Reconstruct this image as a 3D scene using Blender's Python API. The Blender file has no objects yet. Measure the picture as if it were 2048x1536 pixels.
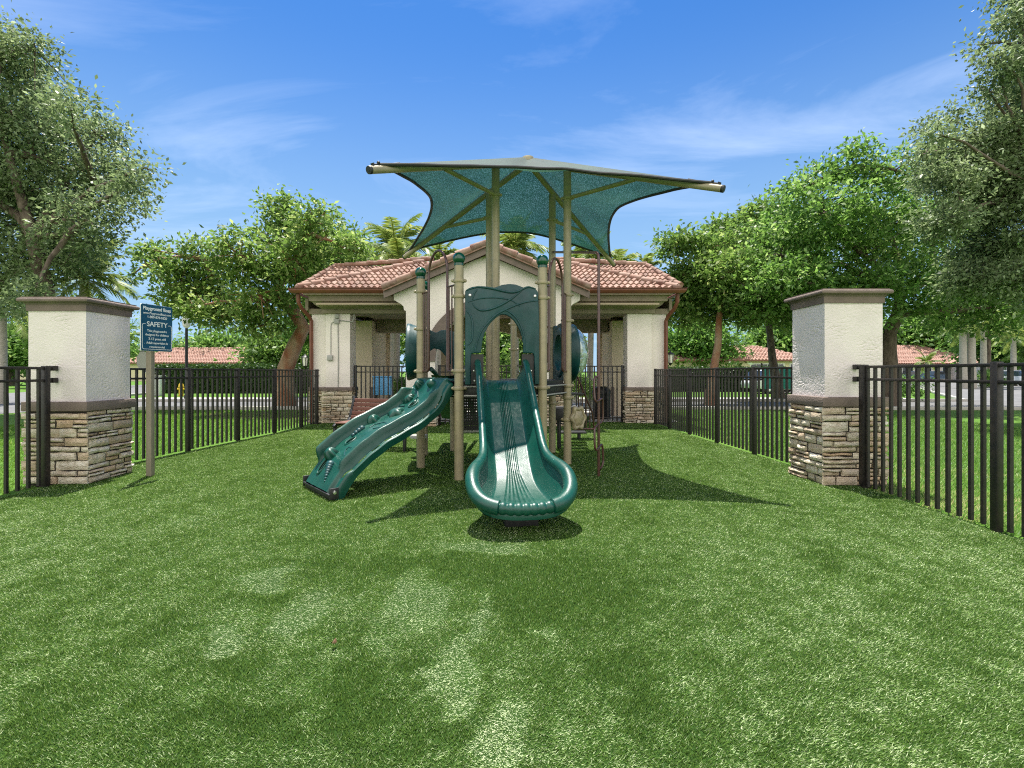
import bpy, bmesh, math, random
import numpy as np
from mathutils import Vector, Matrix, noise
R = math.radians
V = Vector
rnd = random.Random(7)
npr = np.random.default_rng(11)
scene = bpy.context.scene
COL = scene.collection
EYE = 1.36

def W(px, py, Y):            # a point seen at photo pixel px,py standing Y metres away
    return V(((px - 1024) / 1000 * Y, Y, EYE - (py - 744) / 1000 * Y))
def onplane(px, py, P, d):   # the pixel's ray met with the upright plane through P along d
    u, v = (px - 1024) / 1000, (744 - py) / 1000
    # (P + t d).x = u*(P+t d).y
    t = (u * P.y - P.x) / (d.x - u * d.y)
    return t, EYE + v * (P.y + t * d.y)

# ------------------------------------------------------------------ helpers
def tag(o, label=None, cat=None, group=None, kind=None):
    if label: o['label'] = label
    if cat: o['category'] = cat
    if group: o['group'] = group
    if kind: o['kind'] = kind
    return o
def empty(name, loc, label=None, cat=None, group=None, rz=0):
    o = bpy.data.objects.new(name, None); COL.objects.link(o)
    o.location = loc; o.rotation_euler = (0, 0, rz); o.empty_display_size = .1
    o['_m'] = 1
    del o['_m']
    return tag(o, label, cat, group)
def world_inv(par):
    m = Matrix.Identity(4)
    while par is not None:
        m = (Matrix.Translation(par.location) @ par.rotation_euler.to_matrix().to_4x4()) @ m
        par = par.parent
    return m.inverted()
def copy_tree(o, parent=None):
    c = o.copy(); COL.objects.link(c); c.parent = parent
    for ch in [x for x in o.children]:
        copy_tree(ch, c)
    return c

class MB:
    def __init__(s): s.v = []; s.f = []; s.t = []; s.tint = .5
    def add(s, vs, fs, tint=None):
        b = len(s.v); s.v += [tuple(p) for p in vs]
        s.f += [tuple(b + i for i in f) for f in fs]
        s.t += [s.tint if tint is None else tint] * len(fs)
        return s
    def box(s, a, b, tint=None):
        x0, y0, z0 = [min(a[i], b[i]) for i in range(3)]; x1, y1, z1 = [max(a[i], b[i]) for i in range(3)]
        return s.add([(x0,y0,z0),(x1,y0,z0),(x1,y1,z0),(x0,y1,z0),(x0,y0,z1),(x1,y0,z1),(x1,y1,z1),(x0,y1,z1)],
                     [(0,3,2,1),(4,5,6,7),(0,1,5,4),(1,2,6,5),(2,3,7,6),(3,0,4,7)], tint)
    def obox(s, c, dx, dy, dz, hx, hy, hz, tint=None):
        c = V(c); vs = [c + dx*(i*hx) + dy*(j*hy) + dz*(k*hz) for k in (-1,1) for (i,j) in ((-1,-1),(1,-1),(1,1),(-1,1))]
        return s.add(vs, [(0,3,2,1),(4,5,6,7),(0,1,5,4),(1,2,6,5),(2,3,7,6),(3,0,4,7)], tint)
    def bar(s, a, b, w, h, tint=None, up=V((0,0,1))):
        a = V(a); b = V(b); d = (b-a); L = d.length; d.normalize()
        if abs(d.dot(up)) > .98: up = V((0,1,0))
        x = d.cross(up).normalized(); z = x.cross(d)
        return s.obox((a+b)/2, x, d, z, w/2, L/2, h/2, tint)
    def tube(s, path, r, seg=12, caps=True, tint=None, closed=False):
        P = [V(p) for p in path]; n = len(P)
        if callable(r): rr = [r(i/(n-1)) for i in range(n)]
        elif isinstance(r, (list, tuple)): rr = list(r)
        else: rr = [r]*n
        T = []
        for i in range(n):
            a = P[(i-1) % n] if closed else P[max(i-1,0)]; b = P[(i+1) % n] if closed else P[min(i+1,n-1)]
            t = (b-a)
            if t.length < 1e-9: t = V((0,0,1))
            T.append(t.normalized())
        up = V((0,0,1)) if abs(T[0].z) < .9 else V((1,0,0))
        N = T[0].cross(up).normalized(); vs = []
        for i in range(n):
            N = (N - T[i]*N.dot(T[i]))
            if N.length < 1e-6: N = T[i].orthogonal()
            N.normalize(); B = T[i].cross(N)
            for k in range(seg):
                a = 2*math.pi*k/seg
                vs.append(P[i] + (N*math.cos(a) + B*math.sin(a))*rr[i])
        fs = []
        m = n if closed else n-1
        for i in range(m):
            j = (i+1) % n
            for k in range(seg):
                k2 = (k+1) % seg
                fs.append((i*seg+k, i*seg+k2, j*seg+k2, j*seg+k))
        if caps and not closed:
            fs.append(tuple(range(seg-1,-1,-1))); fs.append(tuple((n-1)*seg+k for k in range(seg)))
        return s.add(vs, fs, tint)
    def lathe(s, prof, c=(0,0,0), axis=V((0,0,1)), seg=24, tint=None):
        c = V(c); axis = axis.normalized(); x = axis.orthogonal().normalized(); y = axis.cross(x)
        vs = []; n = len(prof)
        for (r, h) in prof:
            for k in range(seg):
                a = 2*math.pi*k/seg
                vs.append(c + axis*h + (x*math.cos(a)+y*math.sin(a))*max(r,1e-4))
        fs = [(i*seg+k, i*seg+(k+1)%seg, (i+1)*seg+(k+1)%seg, (i+1)*seg+k) for i in range(n-1) for k in range(seg)]
        return s.add(vs, fs, tint)
    def ball(s, c, r, seg=16, rings=10, sc=(1,1,1), tint=None):
        c = V(c); vs = []; fs = []
        for i in range(rings+1):
            th = math.pi*i/rings
            for k in range(seg):
                a = 2*math.pi*k/seg
                vs.append((c.x+r*sc[0]*math.sin(th)*math.cos(a), c.y+r*sc[1]*math.sin(th)*math.sin(a), c.z+r*sc[2]*math.cos(th)))
        for i in range(rings):
            for k in range(seg):
                fs.append((i*seg+k, (i+1)*seg+k, (i+1)*seg+(k+1)%seg, i*seg+(k+1)%seg))
        return s.add(vs, fs, tint)
    def grid(s, fn, nu, nv, skip=None, tint=None):
        vs = [fn(i/nu, j/nv) for j in range(nv+1) for i in range(nu+1)]
        fs = []
        for j in range(nv):
            for i in range(nu):
                if skip and skip((i+.5)/nu, (j+.5)/nv): continue
                a = j*(nu+1)+i
                fs.append((a, a+1, a+nu+2, a+nu+1))
        return s.add(vs, fs, tint)
    def prism(s, poly, P, ex, ez, en, t, tint=None):   # outline in (ex,ez) axes, thickness t along en
        P = V(P); n = len(poly)
        vs = [P + ex*a + ez*b for a, b in poly] + [P + ex*a + ez*b + en*t for a, b in poly]
        fs = [tuple(range(n)), tuple(range(2*n-1, n-1, -1))] + [(i, n+i, n+(i+1)%n, (i+1)%n) for i in range(n)]
        return s.add(vs, fs, tint)
    def build(s, name, mat, parent=None, smooth=True, angle=35, bevel=0, world=True, recalc=False, seg=2):
        me = bpy.data.meshes.new(name)
        vs = s.v
        if parent is not None and world:
            mi = world_inv(parent)
            vs = [tuple(mi @ V(p)) for p in vs]
        me.from_pydata(vs, [], s.f); me.update()
        at = me.attributes.new('tint', 'FLOAT', 'FACE'); at.data.foreach_set('value', s.t)
        if recalc or bevel:
            bm = bmesh.new(); bm.from_mesh(me)
            bmesh.ops.recalc_face_normals(bm, faces=bm.faces)
            if bevel:
                es = [e for e in bm.edges if len(e.link_faces) == 2 and e.calc_face_angle(0) > R(angle)]
                bmesh.ops.bevel(bm, geom=es, offset=bevel, segments=seg, affect='EDGES', profile=.5, clamp_overlap=True)
            bm.to_mesh(me); bm.free()
        if smooth:
            me.polygons.foreach_set('use_smooth', [True]*len(me.polygons))
            me.set_sharp_from_angle(angle=R(angle))
        me.materials.append(mat)
        o = bpy.data.objects.new(name, me); COL.objects.link(o)
        o.parent = parent
        return o

def np_mesh(name, verts, faces, mat, tint=None, parent=None, smooth=False):
    me = bpy.data.meshes.new(name)
    nv = len(verts); nf, k = faces.shape
    me.vertices.add(nv); me.vertices.foreach_set('co', np.ascontiguousarray(verts, dtype=np.float32).ravel())
    me.loops.add(nf*k); me.loops.foreach_set('vertex_index', np.ascontiguousarray(faces, dtype=np.int32).ravel())
    me.polygons.add(nf); me.polygons.foreach_set('loop_start', np.arange(0, nf*k, k, dtype=np.int32))
    me.update(calc_edges=True)
    if tint is not None:
        at = me.attributes.new('tint', 'FLOAT', 'FACE'); at.data.foreach_set('value', np.asarray(tint, dtype=np.float32))
    if smooth: me.polygons.foreach_set('use_smooth', [True]*nf)
    me.materials.append(mat)
    o = bpy.data.objects.new(name, me); COL.objects.link(o); o.parent = parent
    return o

# ------------------------------------------------------------------ materials
def newmat(name):
    m = bpy.data.materials.new(name); m.use_nodes = True
    nt = m.node_tree; nt.nodes.clear()
    return m, nt, nt.nodes.new
def pm(name, col, rough=.6, metal=0, var=None, vscale=5, vamt=1, bump=0, bscale=30, tintcols=None, coat=0, spec=.5,
       detail=6, voro=None, aniso=None):
    m, nt, N = newmat(name); L = nt.links.new
    out = N('ShaderNodeOutputMaterial'); b = N('ShaderNodeBsdfPrincipled'); L(b.outputs[0], out.inputs[0])
    b.inputs['Roughness'].default_value = rough; b.inputs['Metallic'].default_value = metal
    b.inputs['Coat Weight'].default_value = coat; b.inputs['Coat Roughness'].default_value = .15
    b.inputs['Specular IOR Level'].default_value = spec
    tc = N('ShaderNodeTexCoord'); mp = N('ShaderNodeMapping'); L(tc.outputs['Object'], mp.inputs[0])
    if aniso: mp.inputs['Scale'].default_value = aniso
    c = None
    if tintcols:
        a = N('ShaderNodeAttribute'); a.attribute_name = 'tint'
        r = N('ShaderNodeValToRGB'); L(a.outputs['Fac'], r.inputs[0])
        els = r.color_ramp.elements
        for i, (p, cc) in enumerate(tintcols):
            e = els[i] if i < 2 else els.new(p)
            e.position = p; e.color = (*cc, 1)
        c = r.outputs[0]
    if var:
        n = N('ShaderNodeTexNoise'); n.inputs['Scale'].default_value = vscale; n.inputs['Detail'].default_value = detail
        L(mp.outputs[0], n.inputs['Vector'])
        mr = N('ShaderNodeMapRange'); mr.inputs[1].default_value = .35; mr.inputs[2].default_value = .65
        mr.inputs[4].default_value = vamt
        L(n.outputs[0], mr.inputs[0])
        mx = N('ShaderNodeMixRGB'); L(mr.outputs[0], mx.inputs[0]); mx.inputs[2].default_value = (*var, 1)
        if c: L(c, mx.inputs[1])
        else: mx.inputs[1].default_value = (*col, 1)
        c = mx.outputs[0]
    if var:
        n3 = N('ShaderNodeTexNoise'); n3.inputs['Scale'].default_value = vscale*2.7; n3.inputs['Detail'].default_value = 8; n3.inputs['Roughness'].default_value = .7
        L(mp.outputs[0], n3.inputs['Vector'])
        m3 = N('ShaderNodeMapRange'); m3.inputs[1].default_value = .3; m3.inputs[2].default_value = .75
        m3.inputs[3].default_value = max(.05, rough-.07); m3.inputs[4].default_value = min(1, rough+.22); L(n3.outputs[0], m3.inputs[0]); L(m3.outputs[0], b.inputs['Roughness'])
    if c: L(c, b.inputs['Base Color'])
    else: b.inputs['Base Color'].default_value = (*col, 1)
    if bump:
        n2 = N('ShaderNodeTexNoise'); n2.inputs['Scale'].default_value = bscale; n2.inputs['Detail'].default_value = 5
        L(mp.outputs[0], n2.inputs['Vector'])
        src = n2.outputs[0]
        if voro:
            vo = N('ShaderNodeTexVoronoi'); vo.feature = 'DISTANCE_TO_EDGE'; vo.inputs['Scale'].default_value = voro
            nn = N('ShaderNodeTexNoise'); nn.inputs['Scale'].default_value = 9
            L(mp.outputs[0], nn.inputs['Vector'])
            mm = N('ShaderNodeMixRGB'); mm.inputs[0].default_value = .35; L(mp.outputs[0], mm.inputs[1]); L(nn.outputs['Color'], mm.inputs[2])
            L(mm.outputs[0], vo.inputs['Vector'])
            mr2 = N('ShaderNodeMapRange'); mr2.inputs[2].default_value = .12; L(vo.outputs['Distance'], mr2.inputs[0])
            ad = N('ShaderNodeMath'); ad.operation = 'MULTIPLY_ADD'; ad.inputs[1].default_value = .55
            L(mr2.outputs[0], ad.inputs[0]); L(n2.outputs[0], ad.inputs[2]); src = ad.outputs[0]
        bp = N('ShaderNodeBump'); bp.inputs['Strength'].default_value = bump; bp.inputs['Distance'].default_value = .02
        L(src, bp.inputs['Height']); L(bp.outputs[0], b.inputs['Normal'])
    return m
def leafmat(name, c0, c1, c2, trans=.35, rough=.45):
    m, nt, N = newmat(name); L = nt.links.new
    out = N('ShaderNodeOutputMaterial'); a = N('ShaderNodeAttribute'); a.attribute_name = 'tint'
    r = N('ShaderNodeValToRGB'); L(a.outputs['Fac'], r.inputs[0])
    e = r.color_ramp.elements; e[0].color = (*c0, 1); e[1].color = (*c2, 1); x = e.new(.55); x.color = (*c1, 1)
    b = N('ShaderNodeBsdfPrincipled'); b.inputs['Roughness'].default_value = rough; b.inputs['Specular IOR Level'].default_value = .3
    t = N('ShaderNodeBsdfTranslucent'); mx = N('ShaderNodeMixShader'); mx.inputs[0].default_value = trans
    hs = N('ShaderNodeHueSaturation'); hs.inputs['Value'].default_value = 1.6; hs.inputs['Hue'].default_value = .485
    L(r.outputs[0], b.inputs['Base Color']); L(r.outputs[0], hs.inputs['Color']); L(hs.outputs[0], t.inputs[0])
    L(b.outputs[0], mx.inputs[1]); L(t.outputs[0], mx.inputs[2]); L(mx.outputs[0], out.inputs[0])
    return m

M = {}
M['tan'] = pm('tan_powder_coat', (.33,.28,.165), .38, var=(.27,.23,.14), vscale=9, bump=.05, bscale=300, coat=.15)
M['brown'] = pm('brown_powder_coat', (.055,.022,.016), .3, var=(.085,.035,.026), vscale=14, coat=.3)
M['green'] = pm('green_moulded_plastic', (.0,.048,.033), .34, var=(.004,.066,.046), vscale=3.5, bump=.12, bscale=120, coat=.08, spec=.45)
M['green_dark'] = pm('dark_green_moulded_plastic', (.0,.036,.040), .4, var=(.0,.050,.052), vscale=4, bump=.14, bscale=160, coat=0, spec=.5)
M['cap'] = pm('glossy_green_cap', (.0,.055,.028), .15, coat=.4)
M['black'] = pm('black_coated_steel', (.012,.012,.013), .45, var=(.02,.02,.02), vscale=30)
M['fence'] = pm('black_fence_paint', (.010,.009,.009), .4, var=(.022,.017,.014), vscale=18, bump=.1, bscale=200)
M['steel'] = pm('bolt_steel', (.55,.55,.55), .3, metal=1)
M['stucco'] = pm('cream_trowelled_stucco', (.77,.70,.675), .92, var=(.69,.625,.60), vscale=2.4, bump=.35, bscale=55)
M['stucco_far'] = pm('cream_stucco', (.77,.70,.65), .92, var=(.70,.635,.585), vscale=2.5, bump=.5, bscale=26)
M['taupe'] = pm('taupe_painted_stucco', (.19,.145,.122), .85, var=(.15,.115,.098), vscale=6, bump=.5, bscale=60)
M['khaki'] = pm('khaki_painted_trim', (.27,.225,.16), .8, var=(.22,.185,.13), vscale=4, bump=.25, bscale=60)
M['gutter'] = pm('russet_metal_gutter', (.17,.055,.032), .45, var=(.13,.042,.026), vscale=5)
M['stone'] = pm('ledge_stone', (.4,.34,.26), .9, var=(.36,.25,.14), vscale=11, vamt=.55, bump=1.0, bscale=34,
    tintcols=[(0,(.32,.25,.18)),(.22,(.58,.52,.40)),(.5,(.70,.65,.52)),(.72,(.56,.40,.26)),(1,(.78,.74,.64))], aniso=(1,1,2.6))
M['mortar'] = pm('dark_mortar', (.03,.025,.02), 1)
M['tile'] = pm('weathered_clay_roof_tile', (.4,.2,.13), .85, var=(.36,.275,.22), vscale=7, vamt=.5, bump=.3, bscale=50,
    tintcols=[(0,(.13,.060,.042)),(.5,(.23,.115,.08)),(1,(.33,.20,.155))])
M['tile_far'] = pm('red_clay_roof_tile', (.27,.135,.10), .85, var=(.36,.24,.19), vscale=3, bump=.2, bscale=40)
M['bark'] = pm('grey_brown_bark', (.16,.125,.095), .95, var=(.07,.05,.038), vscale=9, bump=1, bscale=22, aniso=(1,1,.35))
M['bark_red'] = pm('peeling_reddish_bark', (.36,.26,.17), .8, var=(.26,.095,.045), vscale=3.2, bump=.6, bscale=14, aniso=(1,1,.5))
M['bark_palm'] = pm('pale_palm_bark', (.42,.39,.34), .9, var=(.27,.25,.21), vscale=14, bump=.5, bscale=20, aniso=(.6,.6,3))
M['leaf_oak'] = leafmat('grey_green_oak_leaves', (.055,.085,.036), (.16,.225,.095), (.38,.45,.27), .46)
M['leaf_bright'] = leafmat('bright_green_leaves', (.04,.095,.016), (.125,.225,.045), (.44,.51,.19), .52)
M['leaf_deep'] = leafmat('deep_green_leaves', (.04,.105,.016), (.115,.235,.045), (.40,.52,.20), .54)
M['leaf_hedge'] = leafmat('hedge_leaves', (.015,.04,.008), (.04,.09,.015), (.10,.17,.03), .25)
M['frond'] = leafmat('palm_fronds', (.05,.10,.02), (.15,.22,.045), (.42,.44,.14), .4)
M['bench'] = pm('brown_recycled_slats', (.20,.085,.06), .6, var=(.16,.068,.05), vscale=20, bump=.2, bscale=90, aniso=(.2,1,1))
M['blue'] = pm('blue_plastic_bin', (.16,.50,.90), .4)
M['asphalt'] = pm('sunbleached_asphalt', (.16,.157,.152), .95, var=(.115,.114,.112), vscale=1.5, bump=.2, bscale=60)
M['concrete'] = pm('concrete', (.46,.44,.40), .9, var=(.38,.36,.33), vscale=2, bump=.2, bscale=40)
M['mulch'] = pm('brown_mulch', (.09,.055,.035), 1, var=(.17,.12,.08), vscale=25, bump=1, bscale=30)
M['white'] = pm('white_paint', (.75,.75,.74), .5, bump=.05)
M['signblue'] = pm('blue_sign_face', (.006,.075,.15), .35, var=(.008,.085,.165), vscale=8)
M['signtext'] = pm('white_sign_lettering', (.82,.82,.80), .5)
M['wallfar'] = pm('pale_yellow_house_wall', (.62,.55,.38), .9, bump=.1)
M['glass'] = pm('dark_window_glass', (.03,.04,.05), .08)
M['yellow'] = pm('yellow_hydrant_paint', (.65,.42,.03), .5)
M['teal_screen'] = pm('teal_windscreen_fabric', (.015,.16,.15), .8, var=(.02,.20,.18), vscale=3, bump=.3, bscale=12)
M['car_blue'] = pm('slate_blue_car_paint', (.10,.16,.24), .25, metal=.4, coat=.6)
M['car_white'] = pm('white_car_paint', (.72,.73,.74), .3, coat=.6)
M['tyre'] = pm('tyre_rubber', (.02,.02,.02), .9)
M['lampglass'] = pm('frosted_lantern_glass', (.75,.73,.65), .25)
M['grey_box'] = pm('grey_conduit_metal', (.33,.325,.30), .5)
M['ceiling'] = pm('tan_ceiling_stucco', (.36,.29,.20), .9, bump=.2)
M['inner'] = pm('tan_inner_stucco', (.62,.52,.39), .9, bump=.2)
M['wood'] = pm('grey_timber_post', (.28,.24,.18), .75, var=(.22,.19,.14), vscale=12, bump=.3, bscale=60, aniso=(1,1,.2))

def groundmat(name, a, b, c, s1, s2, bump=.8):
    m, nt, N = newmat(name); L = nt.links.new
    out = N('ShaderNodeOutputMaterial'); p = N('ShaderNodeBsdfPrincipled'); L(p.outputs[0], out.inputs[0])
    p.inputs['Roughness'].default_value = .95; p.inputs['Specular IOR Level'].default_value = .15
    tc = N('ShaderNodeTexCoord')
    n1 = N('ShaderNodeTexNoise'); n1.inputs['Scale'].default_value = s1; n1.inputs['Detail'].default_value = 8
    n2 = N('ShaderNodeTexNoise'); n2.inputs['Scale'].default_value = s2; n2.inputs['Detail'].default_value = 5
    L(tc.outputs['Object'], n1.inputs['Vector']); L(tc.outputs['Object'], n2.inputs['Vector'])
    r1 = N('ShaderNodeMapRange'); r1.inputs[1].default_value = .38; r1.inputs[2].default_value = .62; L(n1.outputs[0], r1.inputs[0])
    r2 = N('ShaderNodeMapRange'); r2.inputs[1].default_value = .4; r2.inputs[2].default_value = .6; L(n2.outputs[0], r2.inputs[0])
    m1 = N('ShaderNodeMixRGB'); m1.inputs[1].default_value = (*a,1); m1.inputs[2].default_value = (*b,1); L(r1.outputs[0], m1.inputs[0])
    m2 = N('ShaderNodeMixRGB'); m2.inputs[2].default_value = (*c,1); L(m1.outputs[0], m2.inputs[1])
    mu = N('ShaderNodeMath'); mu.operation = 'MULTIPLY'; mu.inputs[1].default_value = .6; L(r2.outputs[0], mu.inputs[0]); L(mu.outputs[0], m2.inputs[0])
    L(m2.outputs[0], p.inputs['Base Color'])
    bp = N('ShaderNodeBump'); bp.inputs['Strength'].default_value = bump; bp.inputs['Distance'].default_value = .03
    L(n2.outputs[0], bp.inputs['Height']); L(bp.outputs[0], p.inputs['Normal'])
    return m
M['lawn'] = groundmat('lawn', (.055,.15,.015), (.09,.19,.025), (.12,.19,.04), .35, 45)
M['turfbase'] = groundmat('turf_backing', (.020,.055,.007), (.03,.075,.010), (.045,.10,.018), 3, 160)
M['blade'] = leafmat('synthetic_turf_blades', (.032,.082,.013), (.165,.290,.056), (.66,.74,.44), .25, .5)
M['lawnblade'] = leafmat('lawn_grass_blades', (.05,.13,.012), (.12,.25,.03), (.48,.42,.20), .35, .5)

def fabricmat():
    m, nt, N = newmat('knitted_green_shade_cloth'); L = nt.links.new
    out = N('ShaderNodeOutputMaterial'); tc = N('ShaderNodeTexCoord')
    n = N('ShaderNodeTexNoise'); n.inputs['Scale'].default_value = 75; n.inputs['Detail'].default_value = 4
    n0 = N('ShaderNodeTexNoise'); n0.inputs['Scale'].default_value = 1.3; n0.inputs['Detail'].default_value = 4
    L(tc.outputs['Object'], n.inputs['Vector']); L(tc.outputs['Object'], n0.inputs['Vector'])
    sb = N('ShaderNodeMath'); sb.operation = 'MULTIPLY_ADD'; sb.inputs[1].default_value = .35; L(n0.outputs[0], sb.inputs[0]); s2_ = N('ShaderNodeMath'); s2_.operation = 'SUBTRACT'; s2_.inputs[1].default_value = .175; L(n.outputs[0], s2_.inputs[0]); L(s2_.outputs[0], sb.inputs[2])
    r = N('ShaderNodeValToRGB'); L(sb.outputs[0], r.inputs[0])
    e = r.color_ramp.elements; e[0].position = .38; e[0].color = (.006,.032,.026,1); e[1].position = .70; e[1].color = (.045,.135,.105,1)
    x = e.new(.52); x.color = (.012,.060,.048,1)
    p = N('ShaderNodeBsdfPrincipled'); p.inputs['Roughness'].default_value = .75; L(r.outputs[0], p.inputs['Base Color'])
    p.inputs['Sheen Weight'].default_value = .6; p.inputs['Sheen Roughness'].default_value = .4
    t = N('ShaderNodeBsdfTranslucent'); L(r.outputs[0], t.inputs[0])
    m1 = N('ShaderNodeMixShader'); m1.inputs[0].default_value = .42; L(p.outputs[0], m1.inputs[1]); L(t.outputs[0], m1.inputs[2])
    tr = N('ShaderNodeBsdfTransparent'); m2 = N('ShaderNodeMixShader')
    mr = N('ShaderNodeMapRange'); mr.inputs[1].default_value = .5; mr.inputs[2].default_value = .72; mr.inputs[3].default_value = .02; mr.inputs[4].default_value = .26
    L(n.outputs[0], mr.inputs[0]); L(mr.outputs[0], m2.inputs[0]); L(m1.outputs[0], m2.inputs[1]); L(tr.outputs[0], m2.inputs[2])
    L(m2.outputs[0], out.inputs[0])
    return m
M['fabric'] = fabricmat()
def clearmat():
    m, nt, N = newmat('scuffed_clear_acrylic'); L = nt.links.new
    out = N('ShaderNodeOutputMaterial'); g = N('ShaderNodeBsdfGlossy'); g.inputs['Roughness'].default_value = .08
    g.inputs[0].default_value = (.9,.95,.9,1)
    t = N('ShaderNodeBsdfTransparent'); t.inputs[0].default_value = (.86,.93,.86,1)
    d = N('ShaderNodeBsdfDiffuse'); d.inputs[0].default_value = (.6,.66,.55,1)
    lw = N('ShaderNodeLayerWeight'); lw.inputs[0].default_value = .35
    tc = N('ShaderNodeTexCoord'); n = N('ShaderNodeTexNoise'); n.inputs['Scale'].default_value = 9; n.inputs['Detail'].default_value = 6; L(tc.outputs['Object'], n.inputs['Vector'])
    mr = N('ShaderNodeMapRange'); mr.inputs[1].default_value = .4; mr.inputs[2].default_value = .7; mr.inputs[3].default_value = .22; mr.inputs[4].default_value = .55; L(n.outputs[0], mr.inputs[0])
    m0 = N('ShaderNodeMixShader'); L(mr.outputs[0], m0.inputs[0]); L(t.outputs[0], m0.inputs[1]); L(d.outputs[0], m0.inputs[2])
    m1 = N('ShaderNodeMixShader'); L(lw.outputs['Facing'], m1.inputs[0]); L(m0.outputs[0], m1.inputs[1]); L(g.outputs[0], m1.inputs[2])
    L(m1.outputs[0], out.inputs[0]); return m
M['clear'] = clearmat()

# ------------------------------------------------------------------ camera, sky, sun
cam_d = bpy.data.cameras.new('camera'); cam = bpy.data.objects.new('camera', cam_d); COL.objects.link(cam)
cam.location = (0, 0, EYE); cam.rotation_euler = (R(90), 0, 0)
cam_d.sensor_width = 36; cam_d.lens = 36*1000/2048; cam_d.shift_y = -24/2048; cam_d.clip_end = 3000; cam_d.clip_start = .05
scene.camera = cam
SUNV = V((-.075, .262, 1)).normalized()
sl = bpy.data.lights.new('sun', 'SUN'); sl.energy = 5.0; sl.angle = R(.5); sl.color = (1, .955, .87)
so = bpy.data.objects.new('sun', sl); COL.objects.link(so); so.rotation_euler = SUNV.to_track_quat('Z', 'Y').to_euler(); so.location = (0,0,30)
wd = bpy.data.worlds.new('World'); scene.world = wd; wd.use_nodes = True
nt = wd.node_tree; nt.nodes.clear(); N = nt.nodes.new; L = nt.links.new
wo = N('ShaderNodeOutputWorld'); bg = N('ShaderNodeBackground'); L(bg.outputs[0], wo.inputs[0]); bg.inputs[1].default_value = .105
sky = N('ShaderNodeTexSky'); sky.sky_type = 'NISHITA'; sky.sun_disc = False
sky.sun_elevation = math.asin(SUNV.z); sky.sun_rotation = math.atan2(SUNV.x, SUNV.y)
sky.air_density = 1.0; sky.dust_density = .6; sky.ozone_density = 2.5; sky.altitude = 0
hs = N('ShaderNodeHueSaturation'); hs.inputs['Saturation'].default_value = 1.12; hs.inputs['Value'].default_value = 1.0; L(sky.outputs[0], hs.inputs['Color'])
tint = N('ShaderNodeMixRGB'); tint.blend_type = 'MULTIPLY'; tint.inputs[0].default_value = 1; tint.inputs[2].default_value = (.27,.565,.84,1); L(hs.outputs[0], tint.inputs[1])
tc = N('ShaderNodeTexCoord')
# thin cirrus: noise on a high flat layer (direction divided by its height)
sx = N('ShaderNodeSeparateXYZ'); L(tc.outputs['Generated'], sx.inputs[0])
zz = N('ShaderNodeMath'); zz.operation = 'MAXIMUM'; zz.inputs[1].default_value = .04; L(sx.outputs[2], zz.inputs[0])
dx = N('ShaderNodeMath'); dx.operation = 'DIVIDE'; L(sx.outputs[0], dx.inputs[0]); L(zz.outputs[0], dx.inputs[1])
dy = N('ShaderNodeMath'); dy.operation = 'DIVIDE'; L(sx.outputs[1], dy.inputs[0]); L(zz.outputs[0], dy.inputs[1])
cx = N('ShaderNodeCombineXYZ'); L(dx.outputs[0], cx.inputs[0]); L(dy.outputs[0], cx.inputs[1])
mpn = N('ShaderNodeMapping'); mpn.inputs['Rotation'].default_value = (0,0,R(-22)); mpn.inputs['Scale'].default_value = (.5,1.15,1); mpn.inputs['Location'].default_value = (3.7,1.2,0)
L(cx.outputs[0], mpn.inputs[0])
cn = N('ShaderNodeTexNoise'); cn.inputs['Scale'].default_value = .9; cn.inputs['Detail'].default_value = 9; cn.inputs['Roughness'].default_value = .62; cn.inputs['Distortion'].default_value = .9
L(mpn.outputs[0], cn.inputs['Vector'])
cm = N('ShaderNodeTexNoise'); cm.inputs['Scale'].default_value = .55; cm.inputs['Detail'].default_value = 2; L(cx.outputs[0], cm.inputs['Vector'])
ad = N('ShaderNodeMath'); ad.operation = 'MULTIPLY_ADD'; ad.inputs[1].default_value = .7; L(cm.outputs[0], ad.inputs[0]); L(cn.outputs[0], ad.inputs[2])
cr = N('ShaderNodeMapRange'); cr.inputs[1].default_value = .80; cr.inputs[2].default_value = 1.2; cr.inputs[4].default_value = .5; L(ad.outputs[0], cr.inputs[0])
cmix = N('ShaderNodeMixRGB'); L(cr.outputs[0], cmix.inputs[0]); 
hz_ = N('ShaderNodeMapRange'); hz_.interpolation_type = 'SMOOTHSTEP'; L(sx.outputs[2], hz_.inputs[0]); hz_.inputs[1].default_value = .62; hz_.inputs[2].default_value = .08; hz_.inputs[4].default_value = .85
hm = N('ShaderNodeMixRGB'); L(hz_.outputs[0], hm.inputs[0]); L(tint.outputs[0], hm.inputs[1]); hm.inputs[2].default_value = (2.15,3.3,4.45,1)
L(hm.outputs[0], cmix.inputs[1]); cmix.inputs[2].default_value = (4.6,5.4,7.0,1)
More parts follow.
